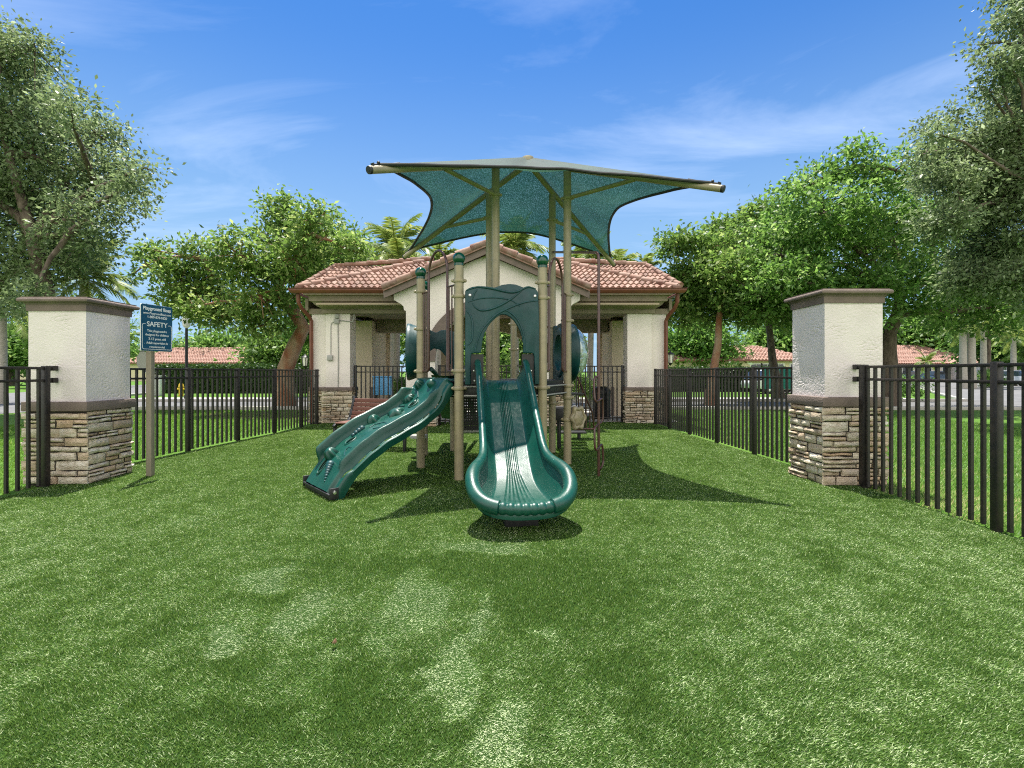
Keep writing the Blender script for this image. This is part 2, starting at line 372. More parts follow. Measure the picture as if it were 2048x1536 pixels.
# bright cumulus added behind the camera, unseen, to fill the shaded fronts
cn2 = N('ShaderNodeTexNoise'); cn2.inputs['Scale'].default_value = 2.2; cn2.inputs['Detail'].default_value = 8; cn2.inputs['Roughness'].default_value = .55; L(tc.outputs['Generated'], cn2.inputs['Vector'])
cov = N('ShaderNodeMapRange'); cov.inputs[1].default_value = .05; cov.inputs[2].default_value = -.45; cov.inputs[3].default_value = -.30; cov.inputs[4].default_value = .20; L(sx.outputs[1], cov.inputs[0])
sm = N('ShaderNodeMath'); sm.operation = 'ADD'; L(cn2.outputs[0], sm.inputs[0]); L(cov.outputs[0], sm.inputs[1])
cr2 = N('ShaderNodeMapRange'); cr2.inputs[1].default_value = .52; cr2.inputs[2].default_value = .66; L(sm.outputs[0], cr2.inputs[0])
cmix2 = N('ShaderNodeMixRGB'); L(cr2.outputs[0], cmix2.inputs[0]); L(cmix.outputs[0], cmix2.inputs[1]); cmix2.inputs[2].default_value = (10.0,9.6,9.1,1)
L(cmix2.outputs[0], bg.inputs[0])
scene.view_settings.view_transform = 'Standard'; scene.view_settings.look = 'None'; scene.view_settings.exposure = .97; scene.view_settings.gamma = 1
scene.cycles.filter_width = 1.1; scene.cycles.use_denoising = False; scene.cycles.max_bounces = 6; scene.cycles.transparent_max_bounces = 12; scene.cycles.caustics_reflective = False; scene.cycles.caustics_refractive = False

# ------------------------------------------------------------------ ground
def sheet(name, poly, z, mat, kind='structure'):
    mb = MB(); mb.add([(x, y, z) for x, y in poly], [tuple(range(len(poly)))])
    o = mb.build(name, mat, smooth=False); return tag(o, kind=kind)
sheet('ground', [(-900,-60),(900,-60),(900,1500),(-900,1500)], -.035, M['lawn'])
def xl(Y):   # left turf edge
    return -5.53 if Y < 6.4 else -5.70 + .115*(Y-7.3)
def xr(Y):
    return 4.13 if Y < 6.4 else 4.09 - .0615*(Y-7.0)
turf = [(-5.53,.2),(4.13,.2),(4.13,6.35),(4.07,7.2),(3.70,13.05),(3.70,13.6),(-5.05,13.6),(-5.05,13.05),(-5.72,7.2),(-5.53,6.35)]
# turf lies on a thin crushed stone pad, its edge stands a little above the lawn
mb = MB(); mb.add([(x,y,0) for x,y in turf] + [(x,y,-.04) for x,y in turf], [tuple(range(len(turf)))] + [(i,len(turf)+i,len(turf)+(i+1)%len(turf),(i+1)%len(turf)) for i in range(len(turf))])
tag(mb.build('turf', M['turfbase'], smooth=False), kind='structure')

# roads
GZ = -.035
def strip(name, pts, z, mat):
    return sheet(name, pts, z, mat)
road_main = [(-60,18.6),(-18,18.8),(60,18.2),(60,23.6),(-60,23.4)]
strip('road', road_main, GZ+.004, M['asphalt'])
strip('side_road', [(-30,23.2),(-21,23.2),(-34,78),(-48,78)], GZ+.008, M['asphalt'])
strip('side_road', [(21.6,23.3),(32,23.3),(84,85),(64,85)], GZ+.008, M['asphalt'])
strip('asphalt_apron', [(-34,12.5),(-17.5,15.2),(-16.2,18.9),(-34,18.9)], GZ+.008, M['asphalt'])
def kerb(a, b, name='kerb'):
    mb = MB(); mb.bar((a[0],a[1],GZ+.06), (b[0],b[1],GZ+.06), .16, .14)
    return tag(mb.build(name, M['concrete'], bevel=.02), kind='structure')
kerb((-16,18.5),(60,18.1)); kerb((-21,23.5),(21.5,23.6)); kerb((32.2,23.7),(60,23.8))
kerb((-20.9,23.6),(-34,78)); kerb((21.4,23.7),(63.5,85))
strip('sidewalk', [(-20,26.0),(21,26.0),(21,27.3),(-20,27.3)], GZ+.005, M['concrete'])
strip('sidewalk', [(17.5,33),(19.0,33),(42,60),(40,60)], GZ+.006, M['concrete'])
strip('mulch_bed', [(-9.2,15.0),(-5.8,14.6),(-5.6,16.8),(-7.5,17.6),(-10.2,16.9)], GZ+.006, M['mulch'])
strip('paving', [(-5.6,13.6),(4.6,13.6),(4.6,18.2),(-5.6,18.2)], .004, M['concrete'])

# ------------------------------------------------------------------ turf blades
def fbm2(x, y, sc, seed, octv=4):
    out = np.zeros_like(x); amp = 1; tot = 0; rs = np.random.RandomState(seed)
    for o in range(octv):
        n = 64; g = rs.rand(n, n); X = x*sc*2**o + rs.rand()*50; Y = y*sc*2**o + rs.rand()*50
        xi = np.floor(X).astype(int); yi = np.floor(Y).astype(int); fx = X-xi; fy = Y-yi
        fx = fx*fx*(3-2*fx); fy = fy*fy*(3-2*fy)
        a = g[xi % n, yi % n]; b = g[(xi+1) % n, yi % n]; c = g[xi % n, (yi+1) % n]; d = g[(xi+1) % n, (yi+1) % n]
        out += amp*((a*(1-fx)+b*fx)*(1-fy)+(c*(1-fx)+d*fx)*fy); tot += amp; amp *= .55
    return out/tot
def gpt(px, py):
    Y = EYE*1000/(py-744); return ((px-1024)/1000*Y, Y)
# patches where the blades lie flatter and paler: (x, y, rx, ry, angle) on the ground
pale_patches = [(gpt(822,1215), .15,.50), (gpt(640,1210), .14,.26), (gpt(528,1152), .17,.13), (gpt(965,1088), .30,.12), (gpt(965,1230), .05,.30),
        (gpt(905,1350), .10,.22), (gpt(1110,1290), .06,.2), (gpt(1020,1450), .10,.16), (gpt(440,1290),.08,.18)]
dense = [(gpt(860,1125), .60,.22), (gpt(1150,1170), .50,.42), (gpt(745,1340), .13,.30), (gpt(560,1200), .30,.12), (gpt(1250,1330),.2,.15), (gpt(420,1340),.16,.12), (gpt(1075,1240), .10,.35), (gpt(450,1470),.2,.06)]  # patches where the blades stand straighter and darker
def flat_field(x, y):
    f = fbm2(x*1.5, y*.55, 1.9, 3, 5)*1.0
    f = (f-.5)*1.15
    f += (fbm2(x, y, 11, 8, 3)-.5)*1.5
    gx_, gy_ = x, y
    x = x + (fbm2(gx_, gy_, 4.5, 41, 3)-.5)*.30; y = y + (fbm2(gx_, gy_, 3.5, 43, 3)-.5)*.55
    for (c, rx, ry) in pale_patches:
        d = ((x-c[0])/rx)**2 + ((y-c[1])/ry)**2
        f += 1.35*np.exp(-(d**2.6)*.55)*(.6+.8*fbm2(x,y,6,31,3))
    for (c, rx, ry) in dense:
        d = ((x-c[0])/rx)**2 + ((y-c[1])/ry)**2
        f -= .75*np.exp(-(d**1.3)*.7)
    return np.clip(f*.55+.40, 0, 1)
def blades(name, x, y, z0, w, h, fl, mat, tintv, par=None, leandir=(.25,-1)):
    n = len(x)
    ang = npr.uniform(0, 2*np.pi, n)
    la = np.arctan2(leandir[1], leandir[0]) + npr.normal(0, .9, n)
    lean = (.25 + .95*fl + npr.uniform(0, .5, n))
    hh = h*npr.uniform(.7, 1.25, n)
    ct = np.cos(lean); st = np.sin(np.minimum(lean, 1.45)); ct = np.cos(np.minimum(lean, 1.45))
    tx = x + np.cos(la)*st*hh; ty = y + np.sin(la)*st*hh; tz = z0 + ct*hh
    bx = np.cos(ang)*w*.5; by = np.sin(ang)*w*.5
    v = np.empty((n, 3, 3), np.float32)
    v[:,0,0] = x-bx; v[:,0,1] = y-by; v[:,0,2] = z0-.002
    v[:,1,0] = x+bx; v[:,1,1] = y+by; v[:,1,2] = z0-.002
    v[:,2,0] = tx; v[:,2,1] = ty; v[:,2,2] = tz
    f = np.arange(n*3).reshape(n, 3)
    return np_mesh(name, v.reshape(-1,3), f, mat, tintv, par)
def turf_points(n, y0, y1, power):
    u = npr.uniform(0, 1, n); y = (y0**power + u*(y1**power-y0**power))**(1/power)
    half = np.minimum(1.06*y+.15, 9)
    x = npr.uniform(-1, 1, n)*half
    L_ = np.array([xl(v) for v in y]); R_ = np.array([xr(v) for v in y])
    ok = (x > L_+.01) & (x < R_-.01)
    return x[ok], y[ok]
x, y = turf_points(1600000, 1.5, 13.4, .65)
fl = flat_field(x, y)
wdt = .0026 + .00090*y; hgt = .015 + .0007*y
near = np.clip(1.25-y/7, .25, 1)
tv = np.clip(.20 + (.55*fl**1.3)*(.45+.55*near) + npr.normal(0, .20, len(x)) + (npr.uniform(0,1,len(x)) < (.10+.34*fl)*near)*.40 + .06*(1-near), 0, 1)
tag(blades('turf_pile', x, y, 0, wdt, hgt, fl, M['blade'], tv), 'short synthetic green turf pile, with pale and dark patches', 'turf', kind='stuff')
# lawn blades beyond the fences
def lawn(n, x0, x1, y0, y1, seed):
    xx = npr.uniform(x0, x1, n); yy = y0 + (y1-y0)*npr.uniform(0, 1, n)**1.5
    return xx, yy
xs = []; ys = []
for (n, a, b, c, d) in ((170000, 4.2, 12.5, 3.4, 18), (60000, -13, -5.75, 5, 18)):
    q, w_ = lawn(n, a, b, c, d, 1); ok = np.abs(q) < 1.08*w_+.3
    if a < 0: ok &= ~((w_ > 6.4) & (q > -5.95+.115*(w_-7.3)))
    else: ok &= (q > 4.2)
    xs.append(q[ok]); ys.append(w_[ok])
xx = np.concatenate(xs); yy = np.concatenate(ys)
dry = np.clip((fbm2(xx, yy, 1.1, 21, 4)-.42)*4, 0, 1)*np.clip(1-(yy-6)/3.5, 0, 1)*(xx > 0)
tv = np.clip(.35 + npr.normal(0,.18,len(xx)) + .35*dry*(npr.uniform(0,1,len(xx)) < .75), 0, 1)
tag(blades('lawn_grass', xx, yy, GZ, .007+.0011*yy, .055+.001*yy, np.full(len(xx), .25), M['lawnblade'], tv, leandir=(1,.3)), 'ordinary lawn grass beyond the black fences, dry near the right fence', 'grass', kind='stuff')

# ------------------------------------------------------------------ ledge stone
def ledge(mb, P, ex, en, length, z0, z1, seed, depth=.034, smin=.065, smax=.13, lmin=.13, lmax=.42):
    rr = random.Random(seed); z = z0
    ez = V((0,0,1)); P = V(P)
    while z < z1-.02:
        h = min(rr.uniform(smin, smax), z1-z)
        hfull = h; zfull = z
        if z1-z-h < .03: h = z1-z
        x = -rr.uniform(0, .04) if False else 0
        while x < length-.01:
            l = rr.uniform(lmin, lmax)*(.7 if h < .06 else 1)
            if length-x-l < lmin*.7: l = length-x
            g = .009
            halves = [(zfull, hfull)]
            if hfull > .075 and rr.random() < .34: c_ = rr.uniform(.4,.6); halves = [(zfull, hfull*c_), (zfull+hfull*c_, hfull*(1-c_))]
            for (z, h) in halves:
             d = depth + rr.uniform(-.02, .026)
             nx = max(2, int(l/.045)); nz = 3
             tn = rr.random()
             slope = rr.uniform(-.012,.012)
             off = rr.uniform(0, 99)
             def fn(u, v):
                 e = min(u, 1-u)*nx; e2 = min(v, 1-v)*nz
                 edge = min(1, min(e, e2)/1.0)
                 nn = noise.noise(V((x*7+u*l*16+off, z*9+v*h*18, seed)))
                 dd = (d + nn*.012)*(.55+.45*edge) if edge < 1 else d+nn*.012
                 if edge <= 0: dd = max(0, d-.022)
                 xx = x+g+u*(l-2*g) + (0 if 0 < u < 1 else rr.uniform(-.004,.004))
                 z_ = z+g*.7+v*(h-1.4*g) + slope*(u-.5)*(1 if 0<v<1 else .6)*.5 + noise.noise(V((x*5+u*l*7+off*.1, z*9, 3)))*.011*(1 if v in (0,1) else .5)
                 return P + ex*xx + ez*z_ + en*dd
             mb.grid(fn, nx, nz, tint=tn)
             # sides
             b0 = len(mb.v) - (nx+1)*(nz+1)
             ring = [b0+i for i in range(nx+1)] + [b0+nx+(nx+1)*j for j in range(1,nz+1)] + [b0+(nx+1)*nz+i for i in range(nx-1,-1,-1)] + [b0+(nx+1)*j for j in range(nz-1,0,-1)]
             base = len(mb.v)
             for k in ring:
                 q = V(mb.v[k]); dn = (q-P).dot(en); mb.v.append(tuple(q-en*dn))
             m = len(ring)
             for k in range(m):
                 mb.f.append((ring[k], base+k, base+(k+1) % m, ring[(k+1) % m])); mb.t.append(tn)
            x += l
        z = zfull+hfull
X1, Y1, Z1 = V((1,0,0)), V((0,1,0)), V((0,0,1))
def stone_box(x0, x1, y0, y1, z0, z1, parent, seed, faces='fblr', **kw):
    mb = MB()
    if 'f' in faces: ledge(mb, (x0-.035,y0,0), X1, -Y1, x1-x0+.07, z0, z1, seed, **kw)
    if 'b' in faces: ledge(mb, (x1,y1,0), -X1, Y1, x1-x0, z0, z1, seed+1, **kw)
    if 'r' in faces: ledge(mb, (x1,y0,0), Y1, X1, y1-y0, z0, z1, seed+2, **kw)
    if 'l' in faces: ledge(mb, (x0,y1,0), -Y1, -X1, y1-y0, z0, z1, seed+3, **kw)
    o = mb.build('stone_base', M['stone'], parent, angle=50)
    c = MB(); c.box((x0+.004,y0+.004,z0-.06), (x1-.004,y1-.004,z1-.002)); c.build('mortar', M['mortar'], o, smooth=False)
    return o

def gate_pier(x0, x1, y0, y1, zband, zshaft, zcap, label, seed):
    t = empty('gate_pier', ((x0+x1)/2, (y0+y1)/2, 0), label, 'pier', 'stone and stucco gate piers')
    stone_box(x0-.015, x1+.015, y0-.015, y1+.015, 0, zband-.115, t, seed)
    mb = MB(); mb.box((x0-.05,y0-.05,zband-.113), (x1+.05,y1+.05,zband+.004)); mb.build('band', M['taupe'], t, bevel=.012)
    # plastered shaft: finely divided so that the trowel marks are real relief
    mb = MB()
    def side(P, ex, en, wd_):
        nu, nv = 110, 170
        def fn(u, v):
            q = P + ex*(u*wd_) + Z1*(zband+.002 + v*(zshaft-zband))
            k = min(1, min(u, 1-u)*nu/2)
            n1 = noise.noise(V((q.x*5+q.y*5, q.z*5, seed*.1)))
            n3 = noise.noise(V((q.x*3+q.y*3, q.z*3.4, seed*.3+9)))
            n2 = abs(noise.noise(V((q.x*13+q.y*13+n1*1.5+q.z*6, q.z*23+n3, seed))))
            hgt = -.012*max(0, 1-n2*9)*max(0, min(1, .45+n3*2.4)) + .004*n1 + .0025*noise.noise(V((q.x*40+q.y*40, q.z*40, seed)))
            return q + en*(hgt*.55*k)
        mb.grid(fn, nu, nv)
    side(V((x0,y0,0)), X1, -Y1, x1-x0); side(V((x1,y0,0)), Y1, X1, y1-y0)
    side(V((x1,y1,0)), -X1, Y1, x1-x0); side(V((x0,y1,0)), -Y1, -X1, y1-y0)
    mb.build('stucco_shaft', M['stucco'], t, angle=60)
    # cap: stepped mouldings with a rolled edge
    cp = MB()
    prof = [(0, 0), (.016, .002), (.018, .075), (.03, .082), (.032, .095), (.05, .098)]
    for a in range(7):
        th = -math.pi/2 + math.pi*a/6
        prof.append((.058+.02*math.cos(th), .122+.024*math.sin(th)))
    prof += [(.05, .148), (.052, .160)]
    z0 = zshaft; H = zcap-zshaft; k = H/.160
    rings = []
    for (o_, h_) in prof:
        rings.append([(x0-o_,y0-o_,z0+h_*k),(x1+o_,y0-o_,z0+h_*k),(x1+o_,y1+o_,z0+h_*k),(x0-o_,y1+o_,z0+h_*k)])
    vs = [p for r_ in rings for p in r_]
    fs = [(i*4+j, i*4+(j+1)%4, (i+1)*4+(j+1)%4, (i+1)*4+j) for i in range(len(rings)-1) for j in range(4)]
    fs.append(tuple((len(rings)-1)*4+j for j in range(4)))
    cp.add(vs, fs); cp.build('cap', M['taupe'], t, angle=50)
    return t
gate_pier(-5.88, -5.18, 6.08, 6.78, .996, 2.10, 2.27, 'cream stucco gate pier on stacked stone, beside the blue safety sign', 11)
gate_pier(3.77, 4.47, 6.03, 6.72, 1.055, 2.19, 2.36, 'cream stucco gate pier on stacked stone, in front of the big forked tree', 37)

# ------------------------------------------------------------------ fences
def fence(name_label, a, b, H, posts, pick, cat='fence', group=None, bottom=False, drop=.16, pw=.029, postw=.062, brackets=()):
    a = V(a); b = V(b); d = (b-a); L_ = d.length; d.normalize(); n = V((-d.y, d.x, 0))
    z0 = a.z
    t = empty('metal_fence', a, name_label, cat, group)
    mb = MB(); mb.bar(a+Z1*(H-.015), b+Z1*(H-.015), .036, .03); mb.build('top_rail', M['fence'], t, bevel=.003)
    mb = MB(); mb.bar(a+Z1*(H-drop), b+Z1*(H-drop), .036, .03); mb.build('middle_rail', M['fence'], t, bevel=.003)
    if bottom:
        mb = MB(); mb.bar(a+Z1*.12, b+Z1*.12, .036, .03); mb.build('bottom_rail', M['fence'], t, bevel=.003)
    mb = MB(); mb.box((-postw/2,-postw/2,0), (postw/2,postw/2,H+.012)); pp = None
    for s in posts:
        if pp is None:
            pp = mb.build('fence_post', M['fence'], t, world=False, bevel=.004); o = pp
        else:
            o = pp.copy(); COL.objects.link(o)
        o.location = d*s; o.rotation_euler = (0,0,math.atan2(d.y,d.x))
    mb = MB(); mb.box((-pw/2,-pw/2,.03), (pw/2,pw/2,H-.03)); pk = None
    n_ = int(L_/pick)
    for i in range(n_):
        s = (i+.5)*L_/n_
        if any(abs(s-q) < postw*.5+pw*.6 for q in posts): continue
        if pk is None: pk = mb.build('picket', M['fence'], t, world=False, smooth=False); o = pk
        else: o = pk.copy(); COL.objects.link(o)
        o.location = d*s; o.rotation_euler = (0,0,math.atan2(d.y,d.x))
    for s, zz_ in brackets:
        mb = MB(); c = a+d*s+Z1*zz_; mb.obox(c, d, n, Z1, .035, .028, .03); mb.build('bracket', M['fence'], t, bevel=.004)
    return t
fence('black picket fence running towards the viewer from the pier beside the forked tree', (4.13,5.98,0), (4.13,2.9,0), 1.435, [.12, 1.72], .118, brackets=((-.01,1.42),(-.01,1.275)), group='black picket fences round the turf')
fence('short black picket fence at the left edge in front of the stone pier', (-5.53,6.03,0), (-5.53,4.4,0), 1.42, [.10], .118, brackets=((.0,1.405),(.0,1.26)), group='black picket fences round the turf')
dR = (V((3.72,13.0,0))-V((4.08,6.76,0))); 
fence('long black picket fence from the pavilion to the pier before the forked tree', (4.08,6.80,0), (3.72,13.05,0), 1.435, [.25,1.45,2.78,4.05,5.2,6.2], .125, group='black picket fences round the turf')
fence('long black picket fence behind the blue safety sign, ending at the pavilion', (-5.74,6.86,0), (-5.06,13.1,0), 1.42, [1.72,3.03,4.28,5.42,6.18], .125, group='black picket fences round the turf')

# ------------------------------------------------------------------ safety sign
def text_mesh(s, size, P, ex, ez, parent, mat, width=None, bold=.0, name='lettering', h=None):
    cu = bpy.data.curves.new('txt', 'FONT'); cu.body = s; cu.size = size; cu.align_x = 'CENTER'; cu.align_y = 'CENTER'; cu.offset = bold
    cu.extrude = .0012
    to = bpy.data.objects.new('txt', cu); COL.objects.link(to)
    dg = bpy.context.evaluated_depsgraph_get(); dg.update()
    me = bpy.data.meshes.new_from_object(to.evaluated_get(dg)); bpy.data.objects.remove(to); bpy.data.curves.remove(cu)
    xs_ = [v.co.x for v in me.vertices]; k = 1
    if width: k = width/(max(xs_)-min(xs_))
    en = ex.cross(ez); mi = world_inv(parent)
    for v in me.vertices: v.co = mi @ (P + ex*(v.co.x*k) + ez*v.co.y + en*v.co.z)
    me.name = name; me.materials.clear(); me.materials.append(mat)
    o = bpy.data.objects.new(name, me); COL.objects.link(o); o.parent = parent
    return o
sg = empty('safety_sign', (-4.73,6.54,0), 'blue playground safety sign with white lettering on a tan post', 'sign')
mb = MB(); mb.box((-4.765,6.505,-.05), (-4.695,6.575,2.12)); mb.build('post', M['wood'], sg, bevel=.006)
Lp = W(281.4,607.3,6.29); Rp = W(344.7,617.3,6.74); Lb = W(281,700,6.29)
ex = V((Rp.x-Lp.x, Rp.y-Lp.y, 0)); sw = ex.length; ex.normalize(); sh = .60; sz = (2.222+1.635)/2
sc_ = V(((Lp.x+Rp.x)/2, (Lp.y+Rp.y)/2, sz)); en = ex.cross(Z1)
def rrect(w, h, r, n=5):
    pts = []
    for (cx_, cy_, a0) in ((w/2-r,h/2-r,0),(-w/2+r,h/2-r,90),(-w/2+r,-h/2+r,180),(w/2-r,-h/2+r,270)):
        for k in range(n+1):
            a = R(a0+90*k/n); pts.append((cx_+r*math.cos(a), cy_+r*math.sin(a)))
    return pts
mb = MB(); mb.prism(rrect(sw, sh, .025), sc_-en*.012, ex, Z1, en, .010); mb.build('sign_backing', M['white'], sg, smooth=False, recalc=True)
mb = MB(); mb.prism(rrect(sw-.008, sh-.008, .022), sc_-en*.001, ex, Z1, en, .004); pl = mb.build('sign_face', M['signblue'], sg, smooth=False, recalc=True)
rows = [('Playground Boss', .245, .062, .40, .0016), ('www.PlaygroundBoss.com', .185, .040, .40, .0003), ('1-800-878-0320', .137, .044, .28, .0006), ('SAFETY', .045, .088, .30, .0012),
        ('This playground is', -.040, .042, .29, .0003), ('designed for children', -.090, .042, .34, .0003), ('2-12 years old', -.142, .044, .25, .0004), ('Adult supervision is', -.195, .042, .31, .0003), ('recommended', -.245, .040, .22, .0003)]
for s_, dz_, size_, wd__, bo in rows:
    text_mesh(s_, size_, sc_+Z1*dz_+en*.0036, ex, Z1, pl, M['signtext'], wd__, bo)
mb = MB(); hw = sw/2-.018; b_ = sc_+en*.0040
pts = [(-.165,.045),(-hw+.015,.045),(-hw,.03),(-hw,-.26),(-hw+.015,-.275),(hw-.015,-.275),(hw,-.26),(hw,.03),(hw-.015,.045),(.165,.045)]
for p, q in zip(pts, pts[1:]): mb.bar(b_+ex*p[0]+Z1*p[1], b_+ex*q[0]+Z1*q[1], .0055, .003, up=en)
mb.build('border_line', M['signtext'], pl, smooth=False)
for (qx, qz) in ((-.165,.222),(.185,.215),(-.18,-.21),(.19,-.205)):
    mb = MB(); mb.lathe([(0,.004),(.005,.003),(.006,0)], sc_+ex*qx+Z1*qz+en*.003, en, 10); mb.build('screw', M['steel'], pl)

# ------------------------------------------------------------------ PLAY STRUCTURE
D_ = 1.067
A = V((-1.296,7.10,0)); B = V((-.669,6.31,0)); C = V((.392,6.44,0)); Dp = V((.82,7.40,0)); E = V((-.238,7.26,0))
E2 = V((-.377,8.32,0)); D2 = V((.681,8.46,0)); A2 = V((-1.435,8.18,0)); F = V((.031,9.31,0)); G = V((-1.01,8.62,0))
ps = empty('play_structure', (0,7.4,0), 'green, tan and brown playground set with slide, climbing wall and shade canopy', 'playground set')
PR = .0585
def dirn(p, q): d = V((q.x-p.x, q.y-p.y, 0)); return d.normalized()
def post(P, ztop, cap=True, clamps=(), toward=None, z0=-.05, r=PR):
    mb = MB(); mb.tube([P+Z1*z0, P+Z1*ztop], r, 28); o = mb.build('post', M['tan'], ps)
    if cap:
        c = MB(); c.ball(P+Z1*(ztop+.07), r*1.38, 22, 14, (1,1,.98)); c.tube([P+Z1*(ztop-.02), P+Z1*(ztop+.01)], r*1.07, 24); c.build('post_cap', M['cap'], o)
    for z in clamps:
        c = MB()
        pr = [(r+.001,-.026),(r+.012,-.022),(r+.016,-.008),(r+.016,.008),(r+.012,.022),(r+.001,.026)]
        c.lathe(pr, P+Z1*z, Z1, 26)
        for s in (-1, 1):
            e = P+V((s*(r+.018),-.004,z)); c.ball(e, .024, 12, 8, (1,.8,.9))
            c.lathe([(0,.010),(.008,.009),(.009,0)], e+V((0,-.018,0)), V((0,-1,0)), 10)
        c.build('clamp', M['tan'], o)
    return o
HZ = 1.24   # deck height
post(A, 2.70, True, (2.50, 1.97, 1.37, .60))
post(B, 2.72, True, (2.51, 2.315, 1.375, 1.155))
post(C, 2.72, True, (2.51, 2.315, 1.16))
post(Dp, 4.36, False, (2.50, 2.12, 1.16, .985, .66, 3.93))
post(E, 4.36, False, (3.93, 1.16))
post(E2, 4.36, False, (3.93, 1.16)); post(D2, 4.36, False, (2.12, 3.93, .835, 1.16))
post(A2, 2.70, True, (1.97, 1.16)); post(F, 2.72, True, (2.25, 1.78))
post(G, 1.20, False, (1.10,))

# decks: perforated dark plates with folded edges
def deck(poly, z, name='deck'):
    mb = MB(); n = len(poly); c = sum(poly, V((0,0,0)))/n
    pin = [p + (c-p).normalized()*.075 for p in poly]
    mb.add([tuple(p+Z1*z) for p in pin] + [tuple(p+Z1*(z-.05)) for p in pin], [tuple(range(n)), tuple(range(2*n-1,n-1,-1))] + [(i,n+i,n+(i+1)%n,(i+1)%n) for i in range(n)])
    o = mb.build(name, M['black'], ps, smooth=False, recalc=True)
    sk = MB()
    for i in range(n):
        p, q = pin[i], pin[(i+1) % n]
        sk.bar(p+Z1*(z-.11), q+Z1*(z-.11), .03, .13); sk.bar(p+Z1*(z-.20), q+Z1*(z-.20), .045, .02, tint=.9)
    sk.build('skirt', M['black'], o, bevel=.003)
    return o
deck([A,B,C,Dp,E], HZ); deck([E,Dp,D2,E2], HZ); deck([A,E,E2,G,A2], HZ); deck([E2,D2,F], HZ)
# pale trim strips seen on the front deck edges
for (p, q) in ((B,C),(A,B),(C,Dp)):
    d = dirn(p,q); nrm = V((d.y,-d.x,0))
    for z in (1.175, 1.06):
        mb = MB(); mb.bar(p+d*.06+nrm*.005+Z1*z, q-d*.06+nrm*.005+Z1*z, .012, .018); mb.build('deck_trim', M['grey_box'], ps, bevel=.003)

# perforated riser panel under the deck
d = dirn(A, E); P0 = V((-.76,7.22,0)); ln = .50
mb = MB(); nu, nv = 46, 36
def holed(u, v):
    i = int(u*nu); j = int(v*nv)
    if v > .88 or v < .12 or u > .95 or u < .12: return False
    if .46 < v < .54: return False
    return i % 3 == 1 and j % 3 == 1
mb.grid(lambda u, v: P0 + d*(u*ln) + Z1*(.52+v*.50), nu, nv, holed)
mb.build('perforated_panel', M['black'], ps, smooth=False)
mb = MB(); mb.bar(P0+Z1*.50, P0+d*ln+Z1*.50, .03, .03); mb.build('panel_rail', M['grey_box'], ps, bevel=.004)

# hooped hand rails between the posts
def hoop(P, Q, t0, t1, ztop, zbot, zrail, zbal0):
    h = MB(); a = P.lerp(Q, t0); b = P.lerp(Q, t1); d = dirn(P, Q); r = (b-a).length/2; c = (a+b)/2; rr_ = .017
    path = [P+d*(PR+.01)+Z1*(zbot-.03), a-d*.05+Z1*(zbot-.03)]
    for k in range(1,6): th = math.pi/2*k/5; path.append(a-d*.05+d*(.05*math.sin(th))+Z1*(zbot-.03+.05*(1-math.cos(th))))
    n = 16
    for k in range(n+1):
        th = math.pi - math.pi*k/n
        path.append(c + d*(r*math.cos(th)) + Z1*(ztop-r*1.25+r*1.25*math.sin(th)))
    tail = [Q-d*(PR+.01)+Z1*(zbot-.03), b+d*.05+Z1*(zbot-.03)]
    for k in range(1,6): th = math.pi/2*k/5; tail.append(b+d*.05-d*(.05*math.sin(th))+Z1*(zbot-.03+.05*(1-math.cos(th))))
    path += tail[::-1]
    h.tube(path, rr_, 12); o = h.build('hand_rail', M['brown'], ps)
    for (s, e, nb) in ((P+d*PR, a, 3), (b, Q-d*PR, 3)):
        m_ = MB(); m_.tube([s+Z1*zrail, e+Z1*zrail], .013, 8)
        for k in range(nb):
            q = s.lerp(e, (k+.6)/(nb+.2)); m_.tube([q+Z1*(zbot-.03), q+Z1*zrail], .0095, 8)
        m_.build('baluster', M['brown'], o)
    return o
hoop(A, B, .23, .72, 2.99, 1.40, 2.47, 0)
hoop(C, Dp, .24, .78, 2.93, 1.40, 2.50, 0)

# hood panel over the slide
dBC = dirn(B, C); nBC = V((dBC.y, -dBC.x, 0))   # towards the viewer
P_h = B + nBC*.03
def hz(px, py): return onplane(px, py, P_h, dBC)
def zz5(x, y): return (x/6.4+920, y/6.4+560)
outer = [(65,1340),(65,900),(66,400),(65,145),(110,112),(160,94),(210,88),(270,92),(330,100),(400,112),(460,98),(530,70),(620,58),(700,64),(760,84),(810,106),(850,96),(890,92),(930,104),(965,128),(990,155),(1000,400),(1006,700),(1005,1335)]
inner = [(945,1335),(945,980),(935,945),(905,935),(800,935),(806,850),(790,740),(765,660),(730,590),(690,530),(640,480),(580,448),(520,446),(460,485),(400,540),(350,610),(310,690),(285,780),(272,880),(270,936),(180,936),(145,945),(135,985),(135,1340)]
poly = [hz(*zz5(x, y)) for x, y in outer+inner]
mb = MB(); mb.prism(poly, P_h, dBC, Z1, nBC, .05)
hood = mb.build('slide_hood', M['green_dark'], ps, bevel=.010, recalc=True, angle=30, seg=3)
def ridge(pts, r, off=.050, mat='green_dark', name='moulded_ridge'):
    m_ = MB(); path = []
    for i, (x, y) in enumerate(pts):
        t, z = hz(*zz5(x, y)); path.append(P_h + dBC*t + Z1*z + nBC*off)
    # smooth
    fine = []
    for i in range(len(path)-1):
        p0 = path[max(i-1,0)]; p1 = path[i]; p2 = path[i+1]; p3 = path[min(i+2,len(path)-1)]
        for k in range(6):
            t = k/6; fine.append(.5*((2*p1)+(p2-p0)*t+(2*p0-5*p1+4*p2-p3)*t*t+(3*p1-p0-3*p2+p3)*t**3))
    fine.append(path[-1]); n = len(fine)
    m_.tube(fine, [1.5*r*(.25+.75*math.sin(math.pi*min(max(i/(n-1),.03),.97))**.5) for i in range(n)], 10)
    return m_.build(name, M[mat], hood)
